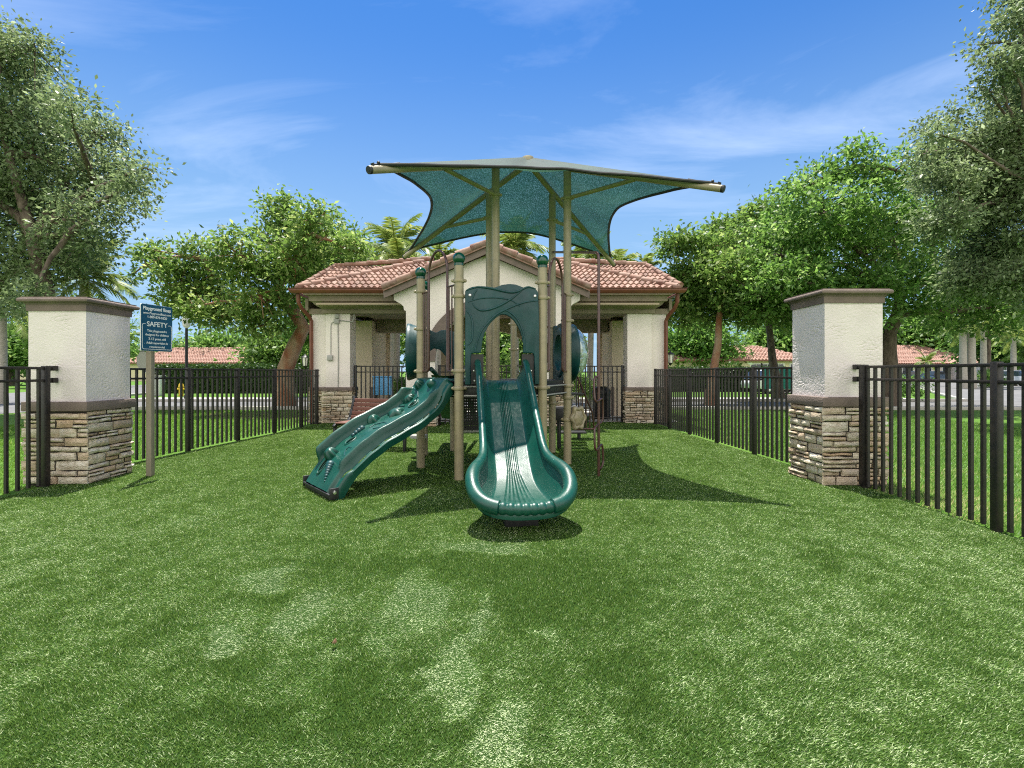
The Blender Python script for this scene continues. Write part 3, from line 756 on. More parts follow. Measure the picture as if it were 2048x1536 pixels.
ridge([(80,140),(210,100),(330,106),(430,122),(540,148),(640,165),(730,155),(800,122),(870,98),(960,122)], .011)
ridge([(155,300),(190,350),(250,390),(330,392),(430,365),(540,315),(650,250),(740,180),(800,125)], .010)
ridge([(190,925),(215,800),(270,660),(360,545),(460,450),(560,395),(680,340),(800,300),(900,280),(995,272)], .009)
ridge([(560,400),(600,402),(660,440),(720,500),(770,590),(805,700),(822,800),(826,925)], .009)
ridge([(82,400),(130,460),(158,560),(160,680),(145,780),(90,845)], .009)
ridge([(220,125),(180,180),(155,260)], .008)
ridge([(100,290),(250,245),(420,232),(560,245),(660,270),(760,345)], .007)
for q in ((125,202),(950,212)):
    t, z = hz(*zz5(*q)); m_ = MB(); m_.lathe([(0,.014),(.016,.012),(.020,.004),(.021,0)], P_h+dBC*t+Z1*z+nBC*.050, nBC, 16); m_.build('bolt', M['steel'], hood)
# dark mounting plates behind the notches
for (x0, x1) in ((136,300),(790,944)):
    t0, z0 = hz(*zz5(x0, 1335)); t1, z1 = hz(*zz5(x1, 950)); m_ = MB()
    m_.box((0,0,0),(0,0,0)); m_ = MB(); m_.prism([(t0,z0),(t1,z0),(t1,z1),(t0,z1)], P_h+nBC*.001, dBC, Z1, nBC, .012); pl = m_.build('mounting_plate', M['black'], ps, smooth=False, recalc=True)
    for (bx, bz) in ((.25,.45),(.3,.12)):
        m_ = MB(); q = P_h+dBC*(t0+(t1-t0)*(bx if x0 < 500 else 1-bx))+Z1*(z0+(z1-z0)*bz)+nBC*.013; m_.lathe([(0,.010),(.011,.009),(.013,0)], q, nBC, 12); m_.build('bolt', M['steel'], pl)

# ---- slide
th = R(6.4); dw = V((math.cos(th), math.sin(th), 0)); ds = V((math.sin(th), -math.cos(th), 0)); O = V((-.135, 6.37, 0))
def interp(tab, s):
    if s <= tab[0][0]: return tab[0][1]
    for (a, va), (b, vb) in zip(tab, tab[1:]):
        if s <= b:
            t = (s-a)/(b-a); t = t*t*(3-2*t)*.35 + t*.65; return va+(vb-va)*t
    return tab[-1][1]
def smooth_tab(tab, n=4):
    s0, s1 = tab[0][0], tab[-1][0]; xs_ = np.linspace(s0, s1, 160); ys_ = np.array([interp(tab, v) for v in xs_])
    for _ in range(n):
        p = np.pad(ys_, 4, mode='reflect', reflect_type='odd'); ys_ = np.convolve(p, np.ones(9)/9, 'valid')
    return lambda s: float(np.interp(s, xs_, ys_))
rimz = smooth_tab([(0,1.49),(.12,1.47),(.3,1.35),(.6,1.13),(1.0,.84),(1.3,.63),(1.5,.53),(1.7,.49),(1.85,.455),(2.0,.38),(2.1,.32),(2.2,.255),(2.32,.215)])
rimw = smooth_tab([(0,.305),(.4,.30),(1.0,.30),(1.35,.302),(1.5,.315),(1.62,.35),(1.75,.405),(1.88,.435),(2.0,.44),(2.1,.42)])
bedz = smooth_tab([(0,1.255),(.12,1.245),(.3,1.13),(.6,.90),(1.0,.60),(1.3,.39),(1.5,.28),(1.7,.215),(1.9,.18),(2.1,.17),(2.25,.18),(2.35,.2)])
def SP(w, s, z): return O + dw*w + ds*s + Z1*z
# rim path in plan
rim = []
for k in range(70): s = 1.93*k/69; rim.append((-rimw(s), s))
wf = rimw(1.93)
for k in range(1, 60):
    a = math.pi*k/60; e = .80
    ca, sa = math.cos(a), math.sin(a)
    rim.append((-wf*math.copysign(abs(ca)**e, ca)*1.0, 1.93+.345*abs(sa)**e))
for k in range(69, -1, -1): s = 1.93*k/69; rim.append((rimw(s), s))
NR = len(rim)
def rz(i):
    w, s = rim[i]; z = rimz(min(s, 2.32))
    return z
def bz(w, s):
    z = bedz(s)
    sp = .0185 if s < 1.35 else .0185 + (s-1.35)*.055
    lim = 3.6
    if abs(w) < sp*lim and .06 < s < 2.2:
        z += (-.011 if s < 1.5 else -.011*max(0.2,(1-(s-1.5)/.9)))*max(0, math.cos(2*math.pi*w/sp))**3
    return z
rs_ = [0]; NRAD = 84
for k in range(1, NRAD+1): rs_.append(k/NRAD)
mb = MB(); vs = []; fs = []
def spine_s(s): return min(s, 1.80)
for i in range(NR):
    w, s = rim[i]; ss = s if s < 1.80 else 1.80
    zr = rz(i) - .012; zb_r = bedz(s)
    for r in rs_:
        ww = w*r; s2 = ss + (s-ss)*r
        zb = bz(ww, s2)
        x_ = max(0, (r-.56)/.44)
        if s > 2.15: x_ = max(0, (r-.68)/.32)
        g = x_*x_*(2.2-1.2*x_) if x_ < 1 else 1
        base = bedz(s2)
        z = zb*(1) + (zr-base)*g if g < 1 else zr
        vs.append(SP(ww, s2, z))
    # outer shell
    for (rr_, dz, mixb) in ((1.05,-.03,0),(1.03,-.075,0),(.93,0,.5),(.82,-.035,1),(.6,-.04,1),(.0,-.04,1)):
        ww = w*rr_; s2 = ss + (s-ss)*rr_
        zz_ = (zr+dz)*(1-mixb) + (bedz(s2)-.045)*mixb + (0 if mixb else 0)
        if mixb == .5: zz_ = (zr-.1)*.5 + (bedz(s2)-.02)*.5
        vs.append(SP(ww, s2, max(zz_, .10)))
MW = len(rs_)+6
for i in range(NR-1):
    for j in range(MW-1):
        a = i*MW+j; fs.append((a, a+1, a+MW+1, a+MW))
mb.add(vs, fs); slide = mb.build('slide', M['green'], ps, angle=60, recalc=False)
mb = MB(); path = []; rad = []
for i in range(NR):
    w, s = rim[i]; path.append(SP(w, s, rz(i)))
    r0 = .040 if s < 1.4 else .040 + min(.024, (s-1.4)*.05)
    if abs(w) < .225 and s > 2.1:
        r0 *= 1 + .13*abs(math.cos(math.pi*(w+.225)/.45*7)) - .07
    rad.append(r0)
# refine path for the beads
def refine(path, rad, m=3):
    P2, R2 = [], []
    for i in range(len(path)-1):
        for k in range(m):
            t = k/m; P2.append(path[i].lerp(path[i+1], t)); R2.append(rad[i]*(1-t)+rad[i+1]*t)
    P2.append(path[-1]); R2.append(rad[-1]); return P2, R2
P2, R2 = refine(path, rad, 4)
for i, p in enumerate(P2):
    q = p-O; w_ = q.dot(dw); s_ = q.dot(ds)
    if abs(w_) < .225 and s_ > 2.1:
        base = .052; R2[i] = base*(.86+.20*abs(math.sin(math.pi*(w_+.225)/.45*7)))
mb.tube(P2, R2, 20); mb.build('slide_rim', M['green'], slide, angle=80)
mb = MB(); c = SP(0, 1.98, .06); mb.obox(c-ds*.10, dw, ds, Z1, .15, .12, .07); mb.build('slide_foot', M['black'], slide, bevel=.02)

# ---- climbing wall
A_, B_ = A, B
topm = V((-.985,6.70,0)); footm = V((-2.19,5.57,0))
cs = dirn(topm, footm); cl = (footm-topm).length
cw = V((.642,-.767,0)).normalized()      # across, left(-) to right(+)
TO = A.lerp(B, .5)+cs*.06
def Ct(w, f, h):                          # w across, f 0..1 outwards, h above bed
    cen = TO.lerp(footm, f)
    zt = cbed(f)
    sl = (cbed(min(f+.01,1.0))-cbed(max(f-.01,0)))/(.02*cl)
    nrm = (Z1 - cs*sl).normalized()
    return cen + cw*w + Z1*zt + nrm*h
cbed_raw = smooth_tab([(0,1.285),(.05,1.275),(.12,1.12),(.19,.97),(.35,.82),(.58,.675),(.72,.545),(.86,.385),(.95,.22),(1.0,.09)], 2)
def cbed(f): return cbed_raw(f)
HWc = .415
holes = []  # filled below: (w, f, rw, rf) openings through the panel
ring_holes = [(-.13,.915,.055,.038),(-.08,.72,.055,.036),(.02,.215,.055,.036)]
slots = [(.392,.16+.105*k,.013,.036) for k in range(8)]
prof_c = []
def rh(f):   # rail height along the run
    return max(0, min(1, (f-.10)/.05))*max(0, min(1, (.915-f)/.05))
def cprof(u, f):
    k = rh(f); k = k*k*(3-2*k)
    tab = [(0,-.412,-.165),(.04,-.428,-.075-.02*k),(.07,-.415,-.055-.03*k),(.12,-.375,-.05-.03*k),(.15,-.358,-.04-.02*k),(.18,-.342,.10*k-.01),(.20,-.332,.135*k-.004),(.225,-.310,.145*k),(.25,-.290,.132*k),(.27,-.280,.10*k),(.30,-.268,.012*k),(.32,-.255,0)]
    tab = tab + [(1-a, -w, (h*.38 if h > 0 else h*1.12)) for a, w, h in tab[::-1]]
    for (a, wa, ha), (b, wb, hb) in zip(tab, tab[1:]):
        if u <= b+1e-9:
            t = (u-a)/(b-a) if b > a else 0
            return wa+(wb-wa)*t, ha+(hb-ha)*t
    return tab[-1][1:]
us = [0,.02,.04,.055,.07,.095,.12,.135,.15,.165,.18,.19,.20,.21,.225,.24,.25,.26,.27,.285,.30,.31,.32]
mid = [.32+.36*k/44 for k in range(1,44)]
US = us + mid + [1-a for a in us[::-1]]
NF = 150; mb = MB(); vs = []; nU = len(US)
for j in range(NF+1):
    f = j/NF
    for u in US:
        w, h = cprof(u, f)
        if abs(w) < .25:
            for (hw_, hf_, rw_, rf_) in ring_holes:
                pass
            h += .004*noise.noise(V((w*12, f*16, 2)))*1.5
        vs.append(Ct(w, f, h))
fs = []
for j in range(NF):
    f = (j+.5)/NF
    for i in range(nU-1):
        wq, hq = cprof((US[i]+US[i+1])/2, f)
        if any(((wq-a)/c_)**2+((f-b)/d__)**2 < 1 for a, b, c_, d__ in ring_holes): continue
        if any(((abs(wq)-a)/c_)**2+((f-b)/d__)**2 < 1 for a, b, c_, d__ in slots) and abs(wq) > .35: continue
        a = j*nU+i; fs.append((a, a+1, a+nU+1, a+nU))
mb.add(vs, fs); wall = mb.build('climbing_wall', M['green'], ps, angle=50)
# underside skin
def hold_at(px, py):    # where a photo pixel meets the bed
    best = None
    for f in np.linspace(0,1,101):
        for w in np.linspace(-.28,.28,57):
            p = Ct(float(w), float(f), .0); X = 1024+1000*p.x/p.y; Yp = 744-1000*(p.z-EYE)/p.y
            e = (X-px)**2+(Yp-py)**2
            if best is None or e < best[0]: best = (e, float(w), float(f))
    return best[1], best[2]
def z6(x, y): return (x/5.485+590, y/5.485+740)
def frame_at(w, f):
    p = Ct(w, f, 0); fd = (Ct(w, min(f+.01,1), 0)-Ct(w, max(f-.01,0), 0)).normalized(); n = cw.cross(fd).normalized()
    if n.z < 0: n = -n
    return p, fd, n
for (a, b, c_, d__) in ring_holes:
    mb = MB(); p, fd, n = frame_at(a, b)
    for q, rr_, hh in ((1.08,.012,.002),(.98,.008,-.018),(.92,.007,-.032)):
        mb.tube([Ct(a+c_*q*math.cos(t), b+d__*q*math.sin(t), hh) for t in [2*math.pi*k/32 for k in range(32)]], rr_, 8, closed=True)
    mb.build('foothold_ring', M['green'], wall)
def cone_hold(px, py, R_, Hh, ribs=0, twist=0, sx=1.0, rot=0, name='hand_hold'):
    w, f = hold_at(*z6(px, py)); p, fd, n = frame_at(w, f); mb = MB()
    ux = cw*math.cos(rot)+fd*math.sin(rot); uy = n.cross(ux)
    rings, seg = 12, 36; vs = []
    for i in range(rings+1):
        t = i/rings; r = R_*math.cos(t*math.pi/2)**.8 if t < 1 else .001; hh = Hh*math.sin(t*math.pi/2)**1.1
        for k in range(seg):
            a = 2*math.pi*k/seg
            m_ = 1 + (.20*math.cos(ribs*a)*(1-t*.8) if ribs else 0)
            vs.append(p + ux*(r*sx*m_*math.cos(a)) + uy*(r*m_*math.sin(a)) + n*(hh-.004))
    fs = [(i*seg+k, i*seg+(k+1)%seg, (i+1)*seg+(k+1)%seg, (i+1)*seg+k) for i in range(rings) for k in range(seg)]
    mb.add(vs, fs); return mb.build(name, M['green'], wall, angle=70)
cone_hold(410,930,.078,.105,6); cone_hold(862,565,.080,.09,5); cone_hold(1110,480,.105,.075,5); cone_hold(1370,170,.070,.08,8,sx=.75); cone_hold(1500,150,.062,.07,0)
cone_hold(1255,325,.085,.065,9,sx=.7,rot=.6); cone_hold(1320,360,.035,.04,6)
def shell(px0, py0, px1, py1, r0, r1, n):
    w0, f0 = hold_at(*z6(px0, py0)); w1, f1 = hold_at(*z6(px1, py1)); mb = MB()
    for k in range(n):
        t = k/(n-1); w = w0+(w1-w0)*t; f = f0+(f1-f0)*t; r = r0+(r1-r0)*t; p, fd, nn = frame_at(w, f)
        mb.ball(p+nn*(r*.25), r, 14, 8, (1,1,.9))
    return mb.build('shell_hold', M['green_dark'], wall, angle=80)
shell(400,1045,325,1225,.052,.012,8); shell(740,648,645,715,.042,.028,4)
def relief(pts, r):
    mb = MB(); mb.tube([Ct(*hold_at(*z6(x, y)), .002) for x, y in pts], r, 8); return mb.build('relief_line', M['green_dark'], wall)
relief([(820,640),(870,600),(940,580),(990,575),(1010,600),(940,630),(860,640)], .007)
relief([(540,940),(545,900),(560,870),(590,850),(620,850)], .006); relief([(560,930),(600,900),(630,870)], .005)
relief([(1040,470),(1080,430),(1140,400),(1200,395)], .010)
relief([(1300,190),(1350,230),(1350,290),(1310,330)], .006)
# top flange and steel foot
mb = MB(); mb.obox(TO+Z1*1.262-cs*.03, cw, cs, Z1, .44, .05, .012); mb.build('top_flange', M['green_dark'], wall, bevel=.004)
ft = footm
mb = MB(); mb.obox(ft-cs*.005+Z1*.062, cw, cs, Z1, .43, .012, .012); mb.obox(ft-cs*.06+Z1*.03, cw, cs, Z1, .40, .045, .025)
for s in (-1,1): mb.obox(ft+cw*(s*.43)+Z1*.075-cs*.05, cw, cs, Z1, .008, .05, .06)
fo = mb.build('foot_bracket', M['black'], wall, bevel=.006)
mb = MB(); mb.lathe([(0,.02),(.018,.018),(.022,0)], ft+cw*.439+Z1*.09-cs*.05, (cw-cs*0), 14); mb.build('bolt', M['steel'], fo)

# ---- dished bubble panels
def dish(P, Q, zc, outward, clear, R0=.40):
    c = (P+Q)/2 + Z1*zc
    mb = MB(); pr = [(R0-.11,-.02),(R0-.10,.02),(R0-.06,.10),(R0-.02,.17),(R0+.015,.215),(R0+.045,.225),(R0+.055,.205),(R0+.045,.17),(R0+.02,.10),(R0+.01,.04),(R0-.01,-.01),(R0-.04,-.03),(R0-.11,-.02)]
    mb.lathe(pr, c, outward, 56); o = mb.build('dish_panel', M['green_dark'], ps, angle=50)
    d = dirn(P, Q)
    # shaped plate round the dish, between its two posts
    L_ = (Q-P).length/2-.07; n = 40; ring_i = [((R0-.10)*math.cos(2*math.pi*k/n), (R0-.10)*math.sin(2*math.pi*k/n)) for k in range(n)]
    ring_o = []
    for k in range(n):
        a = 2*math.pi*k/n; ca, sa = math.cos(a), math.sin(a); e = max(abs(ca)/L_, abs(sa)/.46); rr_ = min(1/e, (R0+.06)*1.12); rr_ = 1/e if abs(ca) > .5 else min(1/e, .47)
        ring_o.append((rr_*ca, rr_*sa))
    vs = [c+d*x+Z1*z for x, z in ring_o]+[c+d*x+Z1*z for x, z in ring_i]+[c+d*x+Z1*z+outward*.03 for x, z in ring_o]+[c+d*x+Z1*z+outward*.03 for x, z in ring_i]
    fs = []
    for k in range(n):
        k2 = (k+1) % n
        fs += [(k,k2,n+k2,n+k),(2*n+k,3*n+k,3*n+k2,2*n+k2),(k,2*n+k,2*n+k2,k2),(n+k,n+k2,3*n+k2,3*n+k)]
    m_ = MB(); m_.add(vs, fs); m_.build('dish_plate', M['green_dark'], o, recalc=True)
    if clear:
        m_ = MB(); Rr = R0+.0; pr = [(Rr*math.cos(t), .21+.24*math.sin(t)) for t in [math.pi/2*k/14 for k in range(15)]]
        m_.lathe(pr, c, outward, 48); m_.build('clear_dome', M['clear'], o)
    else:
        m_ = MB(); pr = [(R0+.02, .2), (R0*.7,.24), (R0*.3,.25), (0,.25)]; m_.lathe(pr, c, outward, 40); m_.build('dish_cover', M['green_dark'], o)
    return o
dish(Dp, D2, 1.665, V((.99,.13,0)).normalized(), True)
dish(A2, A, 1.665, V((-.99,-.13,0)).normalized(), False, .38)

# ---- rear arch panel, seen through the climbing opening
P_r = V((-1.60,8.34,0)); d_r = V((.995,.10,0)).normalized()
def rpt(px, py): return onplane(px, py, P_r, d_r)
out_r = [(838,757),(838,700),(838,665),(848,657),(862,661),(872,666),(882,661),(895,660),(908,664),(926,668),(927,757)]
in_r = [(912,757),(904,735),(893,714),(880,700),(868,697),(858,704),(851,722),(850,757)]
mb = MB(); mb.prism([rpt(*p) for p in out_r+in_r], P_r, d_r, Z1, V((d_r.y,-d_r.x,0)), .05); mb.build('arch_panel', M['green_dark'], ps, bevel=.008, recalc=True)
# short rear slide whose sides show behind the deck
for px in (868, 916):
    q0 = W(px-6, 738, 8.4); q1 = W(px+12, 760, 8.8)
    mb = MB(); mb.tube([q0, q0.lerp(q1,.5)+Z1*.02, q1, q1+V((.1,1.2,-.8))], .04, 12); mb.build('rear_slide_side', M['green'], ps)
mb = MB(); mb.grid(lambda u, v: W(862,752,8.4)+V((u*.48, v*1.3, -v*.85+.04*abs(u-.5))), 6, 8); mb.build('rear_slide_bed', M['green'], ps)

# ---- snaking step pole
SPx = 6.52
mb = MB(); pb = W(1197.5,952.6,6.53); pb.z = -.05
pt = W(1197, 510, 6.53); endp = D2+Z1*3.32
pth = [pb, pt]
tgt = V((endp.x, endp.y, 0)); dd = (V((D2.x,D2.y,0))-V((pb.x,pb.y,0))).normalized()
zt = pt.z
pth = [pb, V((pb.x,pb.y,zt-.06))]
for k in range(1,7): a = math.pi/2*k/6; pth.append(V((pb.x,pb.y,zt-.06))+dd*(.12*(1-math.cos(a)))+Z1*(.12*math.sin(a)))
pth.append(V((D2.x,D2.y,zt+.42)) if False else V((D2.x-.0,D2.y,zt+.50)))
mb.tube(pth, .019, 14); sp = mb.build('climbing_pole', M['brown'], ps)
sn = [(1197,752),(1190,754),(1186,762),(1186,795),(1189,804),(1197,801),(1204,797),(1207.5,801),(1208,838),(1205,845),(1197,848),(1188,853),(1186,860),(1186,893),(1190,899),(1197,894),(1204,889),(1207,893),(1209,925),(1206,933),(1200,938)]
fine = []
dep = [6.53,6.50,6.46,6.42,6.42,6.50,6.56,6.60,6.60,6.58,6.52,6.46,6.42,6.40,6.42,6.50,6.56,6.60,6.60,6.58,6.53]
pp = [W(x_, y_, 6.53) + Y1*(dd_-6.53) for (x_, y_), dd_ in zip(sn, dep)]
for i in range(len(pp)-1):
    for k in range(3): fine.append(pp[i].lerp(pp[i+1], k/3))
fine.append(pp[-1])
for _ in range(2):
    fine = [fine[0]] + [(fine[i-1]+fine[i]*2+fine[i+1])/4 for i in range(1,len(fine)-1)] + [fine[-1]]
mb = MB(); mb.tube(fine, .0145, 10); mb.build('step_loops', M['brown'], sp)

# ---- transfer steps with sloping balustrade behind, on the right
st0 = D2; std = V((.35,.94,0)).normalized()
def stairs():
    a0 = W(1150,742,8.6); a1 = W(1187,842,8.9); a2 = W(1188,858,8.9); b0 = W(1150,858,8.6)
    mb = MB(); path = [a0, a0.lerp(a1,.3)+V((0,0,.03)), a0.lerp(a1,.6)+V((0,0,.05)), a0.lerp(a1,.85)+V((.02,0,.04)), a1, a2, b0]
    mb.tube(path, .017, 10); o = mb.build('stair_rail', M['brown'], ps)
    for k in range(4):
        t = (k+1)/5; x = W(1150+37*t, 800, 8.6+.3*t); top = a0.lerp(a1, t).z+.04
        m_ = MB(); m_.tube([V((x.x,x.y,a2.z)), V((x.x,x.y,top))], .011, 8); m_.build('baluster', M['brown'], o)
    for k in range(4):
        z = 1.0-.26*k; c = V((.98+.06*k, 8.75+.30*k, z-.02)); m_ = MB(); m_.obox(c, X1, Y1, Z1, .26, .14, .015); m_.build('stair_tread', M['black'], o, bevel=.004)
stairs()
# ---- flower play panel, spring seats, small step
Pf = V((.97,7.42,0)); zc = EYE-(836-744)/1000*7.4
mb = MB(); fl_n = V((.55,-.83,0)).normalized()
seg = 60; pr = []
for (rr_, h_) in ((0,.045),(.10,.045),(.115,.03),(.125,.045),(.155,.05),(.175,.03),(.175,-.0)): pr.append((rr_, h_))
vs = []; up_ = Z1; sx_ = fl_n.cross(up_)
for (rr_, h_) in pr:
    for k in range(seg):
        a = 2*math.pi*k/seg; m_ = 1+.13*math.cos(6*a)*(rr_/.175)
        vs.append(Pf + V((0,0,zc)) + fl_n*h_ + (sx_*math.cos(a)*.8+up_*math.sin(a))*(max(rr_,.001)*m_))
mb.add(vs, [(i*seg+k, i*seg+(k+1)%seg, (i+1)*seg+(k+1)%seg, (i+1)*seg+k) for i in range(len(pr)-1) for k in range(seg)])
mb.tube([V((Dp.x+.04,Dp.y,zc)), V((Pf.x-.01,Pf.y,zc))], .022, 10)
mb.build('flower_panel', M['tan'], ps, angle=70)
mb = MB(); c = W(1118,828,8.9); mb.obox(c, X1, Y1, Z1, .11, .12, .11); mb.tube([V((c.x,c.y,-.05)), c], .035, 12)
mb.tube([V((c.x,c.y,.45)), V((c.x+.2,c.y,.40)), V((c.x+.28,c.y,.6))], .014, 8); mb.build('drum_panel', M['black'], ps, bevel=.01)
# seats: things of their own
ss = empty('spring_seat', W(1158,876,10.2).to_3d()*1, 'black funnel shaped spinner seat on the turf behind the flower panel', 'seat'); ss.location.z = 0
c = V((ss.location.x, ss.location.y, 0))
mb = MB(); mb.lathe([(.02,0),(.03,.10),(.09,.14),(.20,.38),(.25,.46),(.26,.48),(.23,.48),(.15,.30),(.0,.20)], c, Z1, 26); mb.build('seat', M['black'], ss)
mb = MB(); mb.tube([c-Z1*.05, c+Z1*.14], .035, 12); mb.build('stem', M['black'], ss)
stp = empty('stepping_stool', (-1.43,8.15,0), 'low grey round step on a post, behind the climbing wall', 'step')
c = V((-1.49,8.00,0)); mb = MB(); mb.lathe([(0,.355),(.135,.355),(.14,.34),(.14,.31),(.10,.30),(0,.30)], c, Z1, 28); mb.build('step_top', M['grey_box'], stp)
mb = MB(); mb.tube([c-Z1*.05, c+Z1*.31], .04, 14); mb.build('post', M['black'], stp)

# ---- shade canopy
Wc = 2.2; ZC = EYE+Wc
cor = [V((-.710*Wc, 2.475*Wc, ZC)), V((1.158*Wc, 2.732*Wc, ZC)), V((.953*Wc, 4.673*Wc, ZC)), V((-.943*Wc, 4.367*Wc, ZC))]
apex = V((.25,7.86,4.64))
cb = MB(); can_parent = ps
frame = None
hub = MB(); hub.lathe([(0,.10),(.09,.09),(.11,.04),(.11,-.06),(.06,-.09),(0,-.09)], apex, Z1, 20); frame = hub.build('canopy_hub', M['tan'], ps)
posts4 = [E, Dp, D2, E2]
for c, p in zip(cor, posts4):
    mb = MB(); mb.tube([apex, c], .044, 20); dcn = (c-apex).normalized()
    bm_ = mb.build('canopy_beam', M['tan'], ps)
    m_ = MB(); m_.lathe([(0,.004),(.018,.004),(.02,.001),(.042,.001),(.045,-.004),(.0455,-.03)], c+dcn*.002, dcn, 20); m_.build('end_cap', M['black'], bm_)
    m_ = MB(); q = c-dcn*.16+Z1*.055; m_.tube([q-dcn*.10, q+dcn*.10+Z1*.0], .013, 8); m_.tube([q+dcn*.09-Z1*.02, q+dcn*.11+Z1*.02], .022, 10)
    m_.tube([q-dcn*.30+Z1*.01, q-dcn*.1], .010, 8); m_.ball(q+dcn*.02+Z1*.02, .02, 10, 6); m_.build('turnbuckle', M['black'], bm_)
    hit = c.lerp(apex, .39)
    m_ = MB(); m_.tube([V((p.x,p.y,3.93)), hit-Z1*.03], .030, 14); m_.build('canopy_strut', M['tan'], ps)
fab = MB(); NU, NV = 40, 26
cin = [c.lerp(apex, .05)+Z1*.058 for c in cor]; ap2 = apex+Z1*.10
edges = []
for k in range(4):
    p, q = cin[k], cin[(k+1) % 4]; midp = (p+q)/2; sag = .275 if k != 3 else .25
    def fn(u, v, p=p, q=q, sag=sag):
        e = p.lerp(q, u); s = sag*4*u*(1-u)
        s = sag*(1-(2*u-1)**2)**.9
        e = e.lerp(ap2, s)
        x = e.lerp(ap2, v)
        # hips ride on the beams, panels dip a little between them
        side = min(1, 4*u*(1-u)*1.0)
        dip = -.11*side*math.sin(math.pi*min(1,v*1.0))*(.9)
        rip = (.035*math.sin(u*9+k*2+v*2)*math.sin(math.pi*v)+.02*noise.noise(V((x.x*2.2, x.y*2.2, k))))*side
        hip = -.10*(1-abs(2*u-1))*0
        return x + Z1*(dip+rip)
    fab.grid(fn, NU, NV)
    edges.append([fn(i/40, 0)-Z1*.004 for i in range(41)])
fo = fab.build('canopy_fabric', M['fabric'], ps, angle=80)
for e in edges:
    m_ = MB(); m_.tube(e, .021, 8); m_.build('canopy_hem', M['black'], fo)

# ------------------------------------------------------------------ PAVILION
pv = empty('pavilion', (-.62,15.3,0), 'open cream stucco pavilion with clay tile roof and arched gable behind the playground', 'pavilion')
CX = -.62
GYf = 12.4; WY = 13.3; BY = 17.6
def mirror(x): return 2*CX - x
# gable wall with arch: outline in (x,z)
def gz(px, py, Y=GYf): p = W(px, py, Y); return (p.x, p.z)
hw = 2.02; ap_z = 4.36; cp = [gz(787.5,589), gz(788,600), gz(795,604), gz(802,608), gz(807,613), gz(808,620), gz(812,622)]
lw_ = [( -CX*0 + p[0], p[1]) for p in cp]
left_side = [gz(812,774)] + lw_[::-1]
left_side = [(p[0], p[1]) for p in left_side]
gx0 = gz(812,700)[0]; half = CX-gx0
apexz = EYE+(744-510)/1000*GYf
pts = []
zt_b = .955
ra = 104/1000*GYf; zs = EYE+(744-723)/1000*GYf
pts.append((gx0, zt_b)); pts += [(p[0], p[1]) for p in cp[::-1]]
pts.append((CX, apexz))
pts += [(mirror(p[0]), p[1]) for p in cp]
pts.append((mirror(gx0), zt_b)); pts.append((CX+ra, zt_b))
for k in range(25): a = math.pi*k/24; pts.append((CX+ra*math.cos(a), zs+ra*math.sin(a)))
pts.append((CX-ra, zt_b))
mb = MB(); mb.prism(pts, V((0,GYf,0)), X1, Z1, Y1, .35); gw = mb.build('gable_wall', M['stucco_far'], pv, recalc=True, smooth=False)
ro = 126/1000*GYf
mb = MB(); n = 40
vs = []; 
for k in range(n+1):
    a = math.pi*k/n
    for (r_, y_) in ((ra-.004,GYf+.04),(ra-.004,GYf-.035),(ro,GYf-.035),(ro,GYf+.02)):
        vs.append((CX+r_*math.cos(a), y_, zs+r_*math.sin(a)))
fs = [(k*4+j, k*4+(j+1), k*4+4+j+1, k*4+4+j) for k in range(n) for j in range(3)]
mb.add(vs, fs); mb.build('arch_trim', M['taupe'], gw, recalc=True)
for s in (-1, 1):
    xa_, xb_ = (gx0, CX-ra) if s < 0 else (CX+ra, mirror(gx0))
    stone_box(xa_, xb_, GYf, GYf+.35, 0, .865, pv, 300+s, faces='flr', smin=.05, smax=.11)
    mb = MB(); mb.box((xa_-.035,GYf-.035,.862),(xb_+.035,GYf+.38,.953)); mb.build('band', M['taupe'], pv, bevel=.008)
